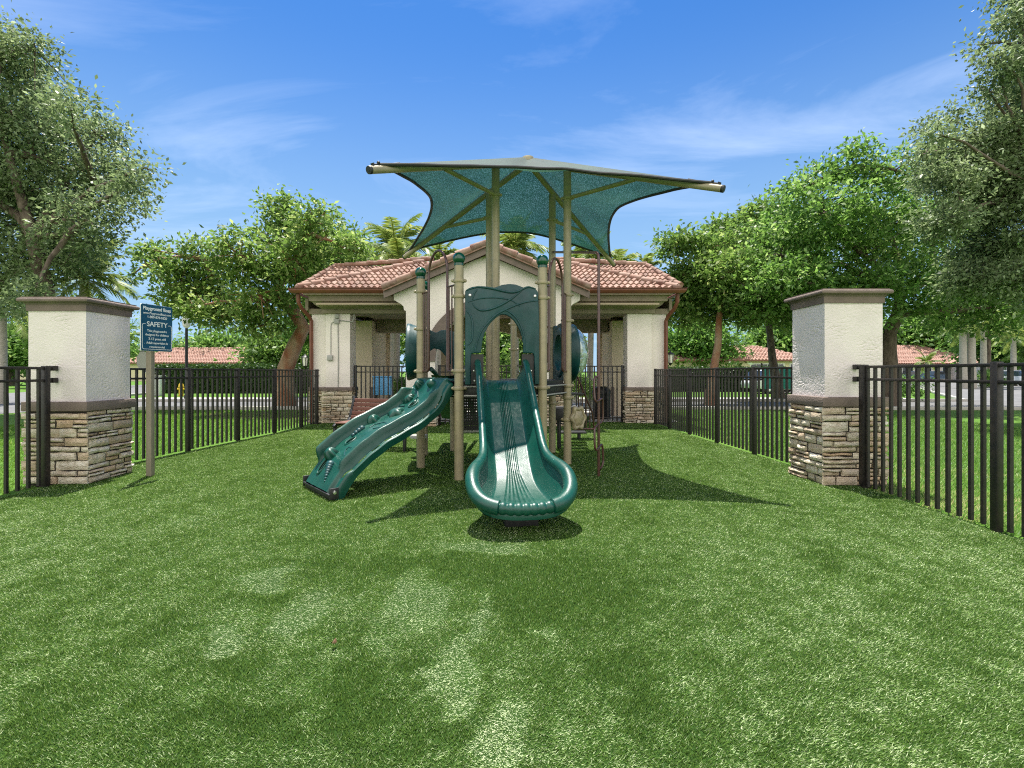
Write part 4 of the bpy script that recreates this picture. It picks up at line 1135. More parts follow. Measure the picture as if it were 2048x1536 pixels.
# wings
def wing(s):
    def X(px, Y): 
        x = (px-1024)/1000*Y
        return x if s < 0 else mirror(x)
    def bx(mb, xa, xb, y0, y1, z0, z1): mb.box((xa if s<0 else mirror(xa), y0, z0), (xb if s<0 else mirror(xb), y1, z1))
    xo, xi = X0w, X1w
    # front pilaster and set back wall
    mb = MB(); bx(mb, -4.955, -4.31, WY, WY+.5, .955, 2.905); mb.build('pilaster', M['stucco_far'], pv, smooth=False)
    mb = MB(); bx(mb, -5.36, -4.952, WY+.09, WY+.6, .955, 2.905); mb.build('corner_wall', M['stucco_far'], pv, smooth=False)
    a, b = (-5.02, -4.27)
    xa, xb = (a, b) if s < 0 else (mirror(b), mirror(a))
    stone_box(xa, xb, WY-.04, WY+.5, 0, .865, pv, 500+s, faces='flr', smin=.05, smax=.11)
    a, b = (-5.40, -5.03)
    xa, xb = (a, b) if s < 0 else (mirror(b), mirror(a))
    stone_box(xa, xb, WY+.07, WY+.58, 0, .865, pv, 600+s, faces='flr', smin=.05, smax=.11)
    mb = MB(); bx(mb, -5.05, -4.24, WY-.06, WY+.5, .862, .953); mb.build('band', M['taupe'], pv, bevel=.008)
    mb = MB(); bx(mb, -5.43, -5.052, WY+.04, WY+.6, .862, .953); mb.build('band', M['taupe'], pv, bevel=.008)
    # beam, cove and cornice over the bay
    mb = MB(); bx(mb, -5.02, -2.64, WY-.08, WY+.55, 2.907, 3.01)
    mb.build('beam', M['khaki'], pv, bevel=.012)
    # cove profile swept along x with a mitred left end
    prof = [(-.06,3.012),(-.07,3.03),(-.10,3.05),(-.16,3.08),(-.22,3.125),(-.26,3.18),(-.275,3.20),(-.33,3.203),(-.335,3.34),(-.36,3.345),(-.44,3.348),(-.445,3.46),(-.2,3.47)]
    vs = []
    for (o_, z_) in prof:
        xl_ = -5.02 + o_*.95+.06
        vs += [(xl_ if s<0 else mirror(xl_), WY+o_, z_), (-2.64 if s<0 else mirror(-2.64), WY+o_, z_), (xl_ if s<0 else mirror(xl_), BY, z_)]
    fs = []
    for i in range(len(prof)-1):
        fs += [(i*3, i*3+1, i*3+4, i*3+3), (i*3+2, i*3, i*3+3, i*3+5)]
    mb = MB(); mb.add(vs, fs); mb.build('cornice', M['khaki'], pv, angle=25, recalc=True)
    # outer soffit block behind
    mb = MB(); bx(mb, -5.42, -5.02, WY+.05, BY, 2.907, 3.05); bx(mb, -5.50, -5.42, WY-.0, BY, 3.0, 3.3); mb.build('soffit', M['khaki'], pv, smooth=False)
    # gutter
    gx = [(-5.56,-5.56)]
    gy = 12.72; zt_ = 3.49; zb_ = 3.375
    gp = [(0,zb_),(.03,zb_-.0),(-.05,zb_+.0)]
    prof = [(.10,zb_),(-.0,zb_),(-.03,zb_+.03),(-.05,zb_+.06),(-.055,zb_+.10),(-.075,zb_+.105),(-.075,zt_),(-.06,zt_),(-.04,zt_-.02)]
    vs = []
    for (o_, z_) in prof:
        xl_ = -5.62+o_
        vs += [(xl_ if s<0 else mirror(xl_), gy+o_, z_), (-3.20 if s<0 else mirror(-3.20), gy+o_, z_), (xl_ if s<0 else mirror(xl_), BY+.3, z_)]
    fs = []
    for i in range(len(prof)-1): fs += [(i*3, i*3+1, i*3+4, i*3+3), (i*3+2, i*3, i*3+3, i*3+5)]
    mb = MB(); mb.add(vs, fs); g = mb.build('gutter', M['gutter'], pv, angle=25, recalc=True)
    # downspout
    xs0 = -5.50
    dsp = [(xs0,12.86,3.38),(xs0,12.88,3.16),(xs0+.03,12.98,3.02),(xs0+.13,13.2,2.84),(xs0+.17,13.28,2.72),(xs0+.17,13.3,.02)]
    mb = MB(); dsp = [V((x_ if s<0 else mirror(x_), y_, z_)) for x_, y_, z_ in dsp]
    mb.tube(dsp, .052, 4 if False else 8); mb.build('downspout', M['gutter'], g, angle=30)
    # rear piers and beams
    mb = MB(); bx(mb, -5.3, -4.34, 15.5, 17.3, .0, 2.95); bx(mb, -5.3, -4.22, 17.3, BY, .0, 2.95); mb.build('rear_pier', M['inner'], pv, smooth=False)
    mb = MB(); bx(mb, -4.40, -4.30, 15.44, 15.5, 0, .9); mb.build('pier_base', M['taupe'], pv, smooth=False)
    mb = MB(); bx(mb, -4.3, -2.3, 15.9, 16.3, 2.62, 3.2); bx(mb, -4.3, -2.3, WY+.56, 15.9, 3.02, 3.06); mb.build('inner_beam', M['khaki'], pv, smooth=False)
    # side wall band under roof
    fa = MB()
X0w = -5.36; X1w = -2.64
wing(-1); wing(1)
# ceiling and rear arch wall
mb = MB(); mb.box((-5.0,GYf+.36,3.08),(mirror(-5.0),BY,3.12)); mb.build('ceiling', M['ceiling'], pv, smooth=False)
ra2 = 1.30; zs2 = 1.75; pts = [(-2.3,0.0),(-2.3,3.08),(mirror(-2.3),3.08),(mirror(-2.3),0),(CX+ra2,0)]
for k in range(21): a = math.pi*k/20; pts.append((CX+ra2*math.cos(a), zs2+.95*math.sin(a)))
pts.append((CX-ra2,0))
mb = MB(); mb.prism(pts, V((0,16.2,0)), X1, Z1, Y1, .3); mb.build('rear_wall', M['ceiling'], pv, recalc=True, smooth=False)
# roof tiles
def tiles(mb, P, ex, es, n, x0f, x1f, smax, pitch_rows=.335, wave=.15, amp=.026, lift=.048):
    rows = int(smax/pitch_rows+.5)
    for r_ in range(rows):
        s0 = r_*pitch_rows; s1 = s0+pitch_rows*1.04
        xa_ = x0f(s0+.5*pitch_rows); xb_ = x1f(s0+.5*pitch_rows)
        if xb_-xa_ < .1: continue
        k0 = math.floor(xa_/wave); k1 = math.ceil(xb_/wave)
        for k in range(k0, k1):
            tn = rnd.random()
            xs_ = [k*wave+wave*i/6 for i in range(7)]
            xs_ = [min(max(x_, xa_), xb_) for x_ in xs_]
            vs = []
            for x_ in xs_:
                h = amp*math.cos(2*math.pi*x_/wave)
                j = 0.0
                vs += [P+ex*x_+es*s0+n*(h+lift), P+ex*x_+es*s1+n*(h*.9+.002), P+ex*x_+es*s0+n*(h*.6-.012)]
            fs = []
            for i in range(6):
                a = i*3; fs += [(a, a+3, a+4, a+1), (a+2, a+5, a+3, a)]
            mb.add(vs, fs, tn)
def caps(mb, a, b, r=.085, seglen=.34):
    a = V(a); b = V(b); d = b-a; L_ = d.length; d.normalize(); n_ = max(1, int(L_/seglen)); sl_ = L_/n_
    for k in range(n_):
        p = a+d*(k*sl_-.02); q = a+d*((k+1)*sl_+.03)
        mb.tube([p+Z1*.018, q-Z1*.006], [r, r*.82], 14, True, tint=rnd.random())
pit = math.atan(.466); cz = math.cos(pit); sz_ = math.sin(pit)
for s in (-1, 1):
    mb = MB()
    X_ = X1 if s < 0 else -X1
    # front slope
    c0 = V((-5.47,12.80,3.505)); 
    es = V((0,cz,sz_)); n_ = V((0,-sz_,cz))
    P = V((c0.x if s<0 else mirror(c0.x), c0.y, c0.z))
    rake = lambda y: 0
    def x0f(sv): return sv*cz
    def x1f(sv):  # stops where the gable roof covers it: gable slope height at x
        z = c0.z+sv*sz_
        xg = CX - (4.50-z)/.43
        return (xg - c0.x) + .03
    tiles(mb, P, X_, es, n_, x0f, x1f, 3.1)
    # sheet under the tiles
    e0 = P+es*0; vs = [P-n_*.02, P+X_*2.45-n_*.02, P+X_*2.9+es*3.0-n_*.02]
    mb.add(vs, [(0,1,2)], .2)
    # hip side slope down to the outer eave
    q0 = P-n_*.02; q1 = P+X_*2.75+es*(2.75/cz)-n_*.02; q2 = V((P.x, 17.9, P.z)); q3 = V((q1.x, 15.6, q1.z))
    mb.add([q0,q1,q3,q2], [(0,1,2,3)], .5)
    o = mb.build('roof_tiles', M['tile'], pv, angle=60)
    cm_ = MB(); caps(cm_, P+V((0,0,.03)), P+X_*2.7+es*(2.7/cz)+Z1*.03); cm_.ball(P+V((0,0,.02)), .09, 12, 8, tint=.1); cm_.build('hip_caps', M['tile'], o, angle=50)
    # taller rear part of the roof
    mb = MB()
    def mm(p): return p if s < 0 else V((mirror(p.x), p.y, p.z))
    b0 = V((-6.30,15.0,3.93)); r0 = W(670,534,17.0); r1 = W(866,519,17.0)
    if s > 0: r0 = V((mirror(W(1292,531,17.0).x), 17, W(1292,531,17.0).z)); r1 = V((mirror(W(1106,520,17.0).x), 17, W(1106,520,17.0).z))
    up_s = V((0, 2.0, r0.z-b0.z)); Ls = up_s.length; es2 = up_s.normalized(); n2 = V((0,-es2.z,es2.y))
    Pm = mm(b0)
    tiles(mb, Pm, X_, es2, n2, lambda sv: .02+(r0.x-b0.x)*sv/Ls, lambda sv: 4.0, Ls+.1)
    pA, pB, pC, pD = mm(b0), mm(b0+V((4.0,0,0))), mm(b0+V((4.0,2.0,r0.z-b0.z))), mm(r0)
    mb.add([pA-n2*.03,pB-n2*.03,pC-n2*.03,pD-n2*.03], [(0,1,2,3)], .2)
    mb.add([pA-n2*.03, pD-n2*.03, mm(V((-6.3,19.5,3.93)))], [(0,1,2)], .5)
    o2 = mb.build('rear_roof_tiles', M['tile'], pv, angle=60)
    cm_ = MB(); caps(cm_, mm(b0)+Z1*.03, mm(r0)+Z1*.03); caps(cm_, mm(r0)+Z1*.03, mm(r1)+Z1*.03); cm_.build('ridge_caps', M['tile'], o2, angle=50)
    # gable roof slope
    mb = MB(); aT = V((CX,12.12,4.46)); eT = V((CX-2.52 if s<0 else CX+2.52,12.12,3.37))
    dT = (eT-aT); nT = V((dT.z*(1 if s>0 else -1), 0, abs(dT.x))).normalized(); nT = V((-.41 if s<0 else .41,0,.912))
    mb.add([aT, eT, eT+Y1*5.0, aT+Y1*5.0, aT-nT*.05, eT-nT*.05, eT+Y1*5-nT*.05, aT+Y1*5-nT*.05], [(0,1,2,3),(4,7,6,5),(0,4,5,1),(1,5,6,2),(3,2,6,7)], .4)
    gs = mb.build('gable_roof', M['tile'], pv, smooth=False, recalc=True)
    cm_ = MB(); caps(cm_, eT+V((0,.05,.05)), aT+V((0,.05,.05)), r=.095, seglen=.36); cm_.build('rake_caps', M['tile'], gs, angle=50)
    mb = MB(); a_ = aT+V((0,.06,-.05)); e_ = eT+V((0,.06,-.05)); dn = V((0,0,-.165))
    mb.add([a_, e_, e_+dn+(-dT.normalized()*.03), a_+dn, a_+Y1*.05, e_+Y1*.05, e_+Y1*.05+dn, a_+Y1*.05+dn], [(0,1,2,3),(4,7,6,5),(3,2,6,7),(0,4,5,1),(1,5,6,2)])
    mb.build('bargeboard', M['taupe'], gs, recalc=True, smooth=False)
# conduit on the left pilaster
mb = MB(); yC = WY-.012
def cpx(x, y): return W(x/4.876+400, y/4.876+600, yC)
mb.tube([cpx(1345,235), cpx(1350,500), cpx(1348,850)], .014, 6); mb.tube([cpx(1310,212), cpx(1285,225), cpx(1276,255), cpx(1276,535)], .010, 6); mb.tube([cpx(1360,200), cpx(1490,212)], .016, 6)
mb.tube([cpx(1490,212), cpx(1505,140)], .016, 6)
mb.build('conduit', M['grey_box'], pv)
for (x0, y0, x1, y1) in ((1310,185,1360,232),(1245,538,1297,590),(1318,140,1358,180)):
    mb = MB(); a = cpx(x0, y1); b = cpx(x1, y0); mb.box((a.x,yC-.05,a.z),(b.x,yC+.01,b.z)); mb.build('junction_box', M['grey_box'], pv, bevel=.008)
# pavilion lanterns
def lantern(px, py, Y, label):
    p = W(px, py, Y); t = empty('wall_lantern', p, label, 'lantern', 'lanterns at the pavilion corners')
    mb = MB(); mb.lathe([(0,.20),(.012,.19),(.03,.155),(.10,.11),(.115,.095),(.09,.09)], p, Z1, 10); mb.lathe([(.065,-.13),(.05,-.15),(.02,-.19),(.0,-.22)], p, Z1, 8)
    for k in range(6):
        a = 2*math.pi*k/6; mb.tube([p+V((.06*math.cos(a),.06*math.sin(a),-.13)), p+V((.088*math.cos(a),.088*math.sin(a),.09))], .007, 5)
    sx_ = 1 if px < 900 else -1
    mb.tube([p-Z1*.15, p+V((sx_*.09,.05,-.26)), p+V((sx_*.2,.1,-.2))], .014, 6); mb.build('lantern_frame', M['black'], t, angle=30)
    mb = MB(); mb.lathe([(.055,-.13),(.082,.09)], p, Z1, 12); mb.build('lantern_glass', M['lampglass'], t)
lantern(610, 722, 13.6, 'black glass lantern left of the pavilion beside the leaning red barked trunk'); lantern(1341, 716, 13.6, 'black glass lantern right of the pavilion beside its downspout')
# railings in the bays
def bay(xa, xb, Y, lab): return fence(lab, (xa,Y,0), (xb,Y,0), 1.53, [.03, xb-xa-.04], .118, group='railings across the pavilion openings', bottom=True, drop=.17, cat='railing')
bay(-4.27, -2.68, 13.55, 'black metal railing in the left bay of the pavilion, before the blue bin'); bay(mirror(-2.68), mirror(-4.27), 13.55, 'black metal railing in the right bay of the pavilion, before the waste bin')
bay(CX-ra+.03, CX+ra-.03, 12.75, 'black metal railing across the central arch of the pavilion')
# bins
bn = empty('blue_bin', W(765,790,14.3).to_3d(), 'bright blue rectangular bin behind the left pavilion railing', 'bin'); 
a = W(748,790,14.3); b = W(782,755,14.3)
mb = MB(); mb.box((a.x,14.2,a.z),(b.x,14.5,b.z)); mb.build('bin_body', M['blue'], bn, bevel=.02); mb = MB(); mb.box((a.x-.015,14.18,b.z),(b.x+.015,14.52,b.z+.04)); mb.build('bin_lid', M['blue'], bn, bevel=.012)
for xx_ in (a.x+.06, b.x-.06):
    mb = MB(); mb.box((xx_-.02,14.28,0),(xx_+.02,14.42,a.z+.01)); mb.build('leg', M['black'], bn)
wb = empty('waste_bin', (W(1203,800,14.6).x,14.6,0), 'dark round waste bin behind the right pavilion railing', 'bin'); c = V(wb.location)
mb = MB(); mb.lathe([(0,0),(.23,0),(.25,.04),(.26,.72),(.275,.74),(.27,.78)], c, Z1, 22); mb.build('bin_body', M['black'], wb); mb = MB(); mb.lathe([(.275,.785),(.24,.87),(.15,.93),(.12,.94),(.12,.90)], c, Z1, 22); mb.build('bin_lid', M['black'], wb)

# ------------------------------------------------------------------ bench
be = empty('park_bench', (-2.35,9.0,0), 'brown slatted bench with black frame, half hidden behind the climbing wall', 'bench')
bl = V((-3.02,9.35,0)); br = V((-1.72,8.95,0)); bd = (br-bl).normalized(); bf = V((-bd.y,bd.x,0))*-1  # bf: seat goes to rear or front
bf = V((bd.y,-bd.x,0))   # towards the viewer
for k in range(5):
    z = .55+.085*k*.9; off = -.02-.03*k
    mb = MB(); mb.obox((bl+br)/2+bf*(off)+Z1*(z-.03), bd, bf, Z1, (br-bl).length/2, .014, .034); mb.build('slat', M['bench'], be, bevel=.006)
for k in range(5):
    mb = MB(); mb.obox((bl+br)/2+bf*(.06+.09*k)+Z1*(.45), bd, bf, Z1, (br-bl).length/2, .038, .014); mb.build('slat', M['bench'], be, bevel=.006)
for p in (bl-bd*.02, br+bd*.02):
    mb = MB(); path = [p+bf*(-.17)+Z1*.90, p+bf*(-.08)+Z1*.66, p+bf*(-.02)+Z1*.50, p+bf*.06+Z1*.42, p+bf*.42+Z1*.42, p+bf*.47+Z1*.38]
    for a_, b__ in zip(path, path[1:]): mb.bar(a_, b__, .045, .05, up=bd)
    mb.bar(p+bf*.02+Z1*.45, p-bf*.06+Z1*0, .045, .05, up=bd); mb.bar(p+bf*.43+Z1*.42, p+bf*.44, .045, .05, up=bd); mb.build('leg', M['black'], be, bevel=.005)

# ------------------------------------------------------------------ trees
def tube_path(a, b, bend=.1, n=6, seed=0):
    rr = random.Random(seed); a = V(a); b = V(b); L_ = (b-a).length; pts = [a]
    ofs = V((rr.uniform(-1,1), rr.uniform(-1,1), rr.uniform(-.3,1)))*bend*L_
    for i in range(1, n+1):
        t = i/n; pts.append(a.lerp(b, t)+ofs*math.sin(math.pi*t)*.6+V((rr.uniform(-1,1),rr.uniform(-1,1),rr.uniform(-1,1)))*L_*.02*(1 if i < n else 0))
    return pts
def leaves(lobes, clumps, per, size, sig, seed, shell=.45, tbias=0.0, aspect=.5, droop=0.0):
    rg = np.random.default_rng(seed); cs_ = []; tb = []
    tot = sum(r**2 for *_, r in lobes)
    for (x_, y_, z_, r) in lobes:
        n = max(4, int(clumps*r*r/tot)); d = rg.normal(size=(n,3)); d /= np.linalg.norm(d, axis=1)[:,None]
        rad = r*(shell + (1-shell)*rg.uniform(0,1,n)**.6)*rg.uniform(.8,1.12,n)
        c = np.array([x_,y_,z_]) + d*rad[:,None]*np.array([1,1,.85])
        cs_.append(c); tb.append(rg.normal(0,.10,n))
    c = np.concatenate(cs_); t0 = np.concatenate(tb); n = len(c)
    sg_ = sig*rg.uniform(.6,1.35,n)
    idx = np.repeat(np.arange(n), per); m = len(idx)
    off = rg.normal(size=(m,3))*np.array([1,1,.62])*sg_[idx][:,None]
    p = c[idx]+off
    p[:,2] -= droop*np.abs(off[:,0])
    # outward pointing leaf with random roll
    dirv = off/np.maximum(np.linalg.norm(off,axis=1)[:,None],1e-4) + rg.normal(size=(m,3))*.7; dirv[:,2] -= .25
    dirv /= np.linalg.norm(dirv,axis=1)[:,None]
    nr = rg.normal(size=(m,3)); nr[:,2] += .9; side = np.cross(dirv, nr); side /= np.maximum(np.linalg.norm(side,axis=1)[:,None],1e-4)
    nn = np.cross(side, dirv)
    s = size*rg.uniform(.6,1.3,m)[:,None]
    v = np.empty((m,4,3), np.float32)
    v[:,0] = p; v[:,1] = p+dirv*s*.5+side*s*aspect*.5+nn*s*.08; v[:,2] = p+dirv*s; v[:,3] = p+dirv*s*.5-side*s*aspect*.5+nn*s*.08
    f = np.arange(m*4).reshape(m,4)
    tv_ = np.clip(.42+tbias+t0[idx]+rg.normal(0,.16,m), 0, 1)
    return v.reshape(-1,3), f, tv_, c
def tree(label, base, forks, lobes, leafm, bark, clumps, per, size, sig, seed, r0=.25, cat='tree', group=None, twigs=160, name='broadleaf_tree', shell=.45, tbias=0, droop=0):
    t = empty(name, base, label, cat, group); base = V(base)
    v, f, tv_, cc = leaves(lobes, clumps, per, size, sig, seed, shell, tbias, droop=droop)
    np_mesh('crown', v - np.array(base), f, M[leafm], tv_, t)
    mb = MB(); rr = random.Random(seed)
    # main trunk path
    pts = [base-Z1*.1] + [V(p) for p in forks]
    n = len(pts); mb.tube(pts, [r0*1.35]+[r0*(1-.45*i/(n-1)) for i in range(1,n)], 12)
    forksv = [V(p) for p in forks]
    limb_ends = []
    for i, (x_, y_, z_, r) in enumerate(lobes):
        c = V((x_, y_, z_)); s = min(forksv[-2:] if len(forksv) > 1 else forksv, key=lambda q: (q-c).length)
        if limb_ends and rr.random() < .6:
            s2 = min(limb_ends, key=lambda q: (q-c).length)
            if (s2-c).length < (s-c).length and (s2-c).length > .2: s = s2
        path = tube_path(s, c, .12, 6, seed*31+i); rb = r0*.48*min(1, .35+r/2.5)
        mb.tube(path, [rb*(1-.72*k/6) for k in range(7)], 7); limb_ends += [path[3], path[5]]
    ccv = [V(q) for q in cc[np.random.default_rng(seed).choice(len(cc), min(twigs, len(cc)), replace=False)]]
    for i, q in enumerate(ccv):
        s = min(limb_ends+[V(l[:3]) for l in lobes], key=lambda e: (e-q).length); path = tube_path(s, q, .1, 3, seed*77+i)
        mb.tube(path, [r0*.10, r0*.07, r0*.05, r0*.025], 4, caps=False)
    mb.build('trunk', M[bark], t, angle=80)
    return t
def LB(items, Y, jit=1.0, seed=5, zmin=.5):
    rr = random.Random(seed); out = []
    for (px, py, r) in items:
        yy_ = Y+rr.uniform(-jit, jit); p = W(px, py, yy_); out.append((p.x, p.y, max(p.z, zmin), r/1000*yy_))
    return out
# near-left oak
tree('large grey green tree filling the left edge above the stone pier', (-13.4,15,0), [(-13.4,15,1.6),(-13.9,15,3.4),(-14.2,14.8,5.4)],
     LB([(-60,150,150),(30,230,130),(110,330,125),(50,450,140),(225,345,62),(195,270,50),(140,210,50),(10,110,60),(-60,350,180),(95,520,80),(10,560,80),(262,365,42),(70,100,38),(170,440,70),(250,400,35),(190,490,40),(60,600,50),(290,335,22)], 14.5, 1.6, 5),
     'leaf_oak', 'bark', 1700, 42, .13, .23, 3, r0=.32, twigs=220, name='oak_tree', shell=.35)
# gumbo limbo left of pavilion
tb = V((-9.0,19.0,0))
tree('spreading bright green tree with a leaning reddish peeling trunk beside the pavilion', (-8.75,19.2,0), [W(572,735,19.2),W(590,690,19.2),W(607,655,19.1),W(588,625,19.0),W(566,600,19.0),W(556,565,19.0)],
     LB([(565,420,42),(560,470,62),(625,445,48),(660,440,26),(480,510,62),(395,515,52),(320,520,36),(590,520,66),(655,500,50),(430,595,70),(520,590,70),(350,575,50),(610,560,50),(450,630,34),(268,548,16),(388,612,34),(530,650,40),(700,500,34),(300,500,22),(640,590,30),(345,600,26)], 19.2, 2.2, 9),
     'leaf_bright', 'bark_red', 800, 30, .19, .20, 14, r0=.33, twigs=260, name='gumbo_limbo_tree', shell=.35, tbias=.06)
# large forked tree on the right
tree('big forked tree with dense deep green crown behind the right stone pier', (W(1777,790,20).x,20,0), [W(1775,700,20),W(1778,665,20),W(1795,630,20),W(1800,590,19.8)],
     LB([(1640,430,95),(1760,430,100),(1560,510,90),(1690,530,105),(1850,560,100),(1970,560,90),(1860,460,85),(1600,370,42),(1660,350,34),(1710,330,50),(1790,340,60),(1530,590,60),(1640,610,80),(1740,590,80),(1900,620,60),(2030,620,70),(2060,530,80),(1600,560,70),(1560,440,44)], 19.5, 1.6, 21),
     'leaf_deep', 'bark', 1250, 38, .19, .23, 23, r0=.34, twigs=240, shell=.35, group=None)
# medium tree cluster right of the pavilion
tree('medium tree with slender twin trunks right of the pavilion', (W(1418,780,21).x,21,0), [W(1428,735,21),W(1436,690,21),W(1438,640,21),W(1442,600,21)],
     LB([(1345,490,32),(1385,480,30),(1415,500,22),(1440,560,66),(1380,590,52),(1500,590,70),(1420,618,42),(1550,605,48),(1350,555,34),(1330,620,30),(1500,622,36),(1460,500,50),(1395,540,36),(1360,640,20)], 21, 1.2, 33),
     'leaf_bright', 'bark_red', 760, 30, .21, .22, 34, r0=.19, twigs=200, shell=.35, tbias=-.02)
tree('round topped green tree between the twin trunk tree and the forked tree', (W(1560,780,25).x,25,0), [W(1545,720,25),W(1540,670,25),W(1530,600,25)],
     LB([(1480,470,48),(1530,440,50),(1500,530,62),(1560,520,60),(1590,470,45),(1440,470,30),(1570,600,60),(1600,622,42)], 25, 1.2, 41),
     'leaf_bright', 'bark', 750, 32, .24, .28, 44, r0=.22, twigs=120, shell=.35, tbias=-.05)
# near right oak
tree('tall grey green oak overhanging from the right edge', (15.4,13.6,0), [(15.4,13.6,2.2),(15.2,13.6,4.4),(14.6,13.5,6.2)],
     LB([(2040,40,40),(2060,-40,60),(2020,130,36),(2040,330,80),(1890,440,50),(1940,560,50),(1900,240,20),(2075,130,60),(2030,200,52),(2080,260,90),(1990,270,50),(1930,300,52),(2010,360,80),(1905,360,52),(1950,430,62),(2060,450,90),(1865,350,36),(1850,255,18),(1880,270,26),(1985,110,16),(1960,90,10),(1970,510,55),(2040,560,60),(1840,310,24),(1975,180,22),(2095,40,60)], 13.2, 1.1, 51),
     'leaf_oak', 'bark', 1600, 42, .115, .20, 55, r0=.30, twigs=240, name='oak_tree', shell=.3)
# background trees, each its own
def bg_tree(px, py_top, Y, rw, leafm, label, seed, hbase=None, bark='bark'):
    rr = random.Random(seed); top = W(px, py_top, Y).z; x_ = W(px, 0, Y).x; rwm = rw/1000*Y; lobes = []
    for k in range(9):
        a = rr.uniform(0, 2*math.pi); q = rr.uniform(.1,.75)*rwm; r = rwm*rr.uniform(.35,.55); zc_ = max(r*.9+.9, rr.uniform(.45,.95)*(top-r*.8)); lobes.append((x_+q*math.cos(a), Y+q*math.sin(a)*.6, zc_, r))
    lobes.append((x_, Y, top-rwm*.4, rwm*.42))
    tree(label, (x_,Y,0), [(x_,Y,top*.25),(x_+.2,Y,top*.5)], lobes, leafm, bark, 420, 30, .0095*Y, .021*Y, seed, r0=.012*Y*.5+.1, twigs=20, group='background trees behind the street', shell=.3, tbias=-.06)
bgs = [(20,640,52,90,'leaf_deep','dark green tree behind the far left street, over the tiled house'),
       (150,600,45,90,'leaf_bright','leafy tree behind the left stone pier'),
       (300,700,100,40,'leaf_deep','dark low tree left of the tiled house behind the sign'),
       (440,668,85,70,'leaf_deep','dark tree behind the roof of the left tiled house'),
       (560,650,40,60,'leaf_bright','tree behind the red barked trunk, left of the pavilion'),
       (690,462,30,60,'leaf_bright','tall light green tree rising behind the left pavilion roof'),
       (640,520,28,50,'leaf_deep','dark tree hugging the left end of the pavilion roof'),
       (1090,640,34,50,'leaf_bright','leafy tree seen through the right pavilion bay'),
       (860,650,34,50,'leaf_bright','leafy tree seen through the left pavilion bay'),
       (1000,655,40,50,'leaf_deep','leafy tree seen through the central arch'),
       (1400,640,60,70,'leaf_deep','dark tree behind the right tiled house, near the pavilion'),
       (1560,640,70,70,'leaf_deep','dark tree behind the long tiled house on the right'),
       (1740,650,110,50,'leaf_bright','pale tree left of the house with the blue car'),
       (1850,628,95,60,'leaf_deep','dark tree right behind the roof over the blue car'),
       (1990,620,70,70,'leaf_deep','dark tree behind the row of palm trunks'),
       (2070,600,60,80,'leaf_bright','light green tree at the far right edge')]
for i, (px, pt_, Y, rw, lf, lab) in enumerate(bgs): bg_tree(px, pt_, Y, rw, lf, lab, 100+i)

# palms
def palm(label, px, py, Y, fl_, n, seed, r0=.16, trunkm='bark_palm', base=None, up=.55, lw=.06, nl=40):
    c = W(px, py, Y); bx = c.x if base is None else W(base, 0, Y).x
    t = empty('palm_tree', (bx, Y, 0), label, 'palm tree', 'palms round the pavilion and street')
    mb = MB(); mb.tube([V((bx,Y,-.1)), V((bx*.9+c.x*.1,Y,c.z*.3)), V((bx*.4+c.x*.6,Y,c.z*.7)), c], [r0*1.25,r0,r0*.9,r0*.8], 12); mb.build('trunk', M[trunkm], t)
    rg = random.Random(seed); vs = []; fs = []; tv_ = []
    st = MB()
    for k in range(n):
        az = 2*math.pi*(k*.381966) ; el = R(78 - 95*(k/(n-1)) + rg.uniform(-8,8)); L_ = fl_*rg.uniform(.85,1.1)
        d0 = V((math.cos(az)*math.cos(el), math.sin(az)*math.cos(el), math.sin(el))); hor = V((math.cos(az), math.sin(az), 0))
        pts = []; p = c.copy(); d_ = d0.copy()
        for i in range(11):
            pts.append(p.copy()); p = p + d_*(L_/10); d_ = (d_ + V((0,0,-.115-.02*i*.6))).normalized()
        st.tube(pts, [.03*(1-.085*i) for i in range(11)], 4, caps=False, tint=.7)
        side = hor.cross(Z1).normalized(); tn0 = rg.random()*.25
        for i in range(nl):
            t_ = .14+.86*i/(nl-1); q = t_*10; a = min(int(q), 9); pp_ = pts[a].lerp(pts[a+1], q-a); tg = (pts[a+1]-pts[a]).normalized()
            ll = L_*.30*math.sin(math.pi*min(1,.15+t_*.82))**.7
            for s in (-1, 1):
                dd_ = (side*s*1.0 + tg*.75 + V((0,0,rg.uniform(-.55,.15)))).normalized(); tip = pp_+dd_*ll-Z1*ll*.18; wv = tg*lw
                b = len(vs); vs += [pp_-wv*.5, pp_+wv*.5, pp_.lerp(tip,.55)+wv*.45+Z1*ll*.05, tip]; fs.append((b,b+1,b+2,b+3)); tv_.append(min(1,max(0,.35+tn0+rg.gauss(0,.15))))
    vv = np.array([tuple(q) for q in vs])-np.array([bx,Y,0])
    np_mesh('fronds', vv, np.array(fs), M['frond'], tv_, t); st.build('frond_stems', M['frond'], t)
    return t
palm('feathery palm behind the left stone pier', 170, 560, 18, 1.9, 20, 1, base=150)
palm('pale trunked palm at the far left edge', 6, 620, 22, 2.0, 14, 2)
palm('palm rising behind the left pavilion roof beneath the canopy corner', 790, 500, 22, 2.1, 22, 3)
palm('short palm behind the pavilion roof, left of the gable peak', 880, 520, 24, 1.4, 16, 4)
palm('palm directly behind the pavilion gable, seen through the canopy cloth', 1030, 500, 21, 1.7, 22, 5)
palm('palm behind the right slope of the pavilion gable', 1150, 540, 23, 1.5, 16, 6)
palm('palm behind the right pavilion roof near the canopy corner', 1225, 545, 23, 1.5, 18, 7)
palm('palm at the right end of the pavilion roof', 1290, 540, 26, 1.2, 16, 8)
palm('tall royal palm with white trunk, second from the left in the right hand row', 1943, 630, 42, 2.6, 14, 9, r0=.30)
palm('royal palm with white trunk, first of the row over the right fence', 1926, 655, 42, 2.3, 12, 10, r0=.28)
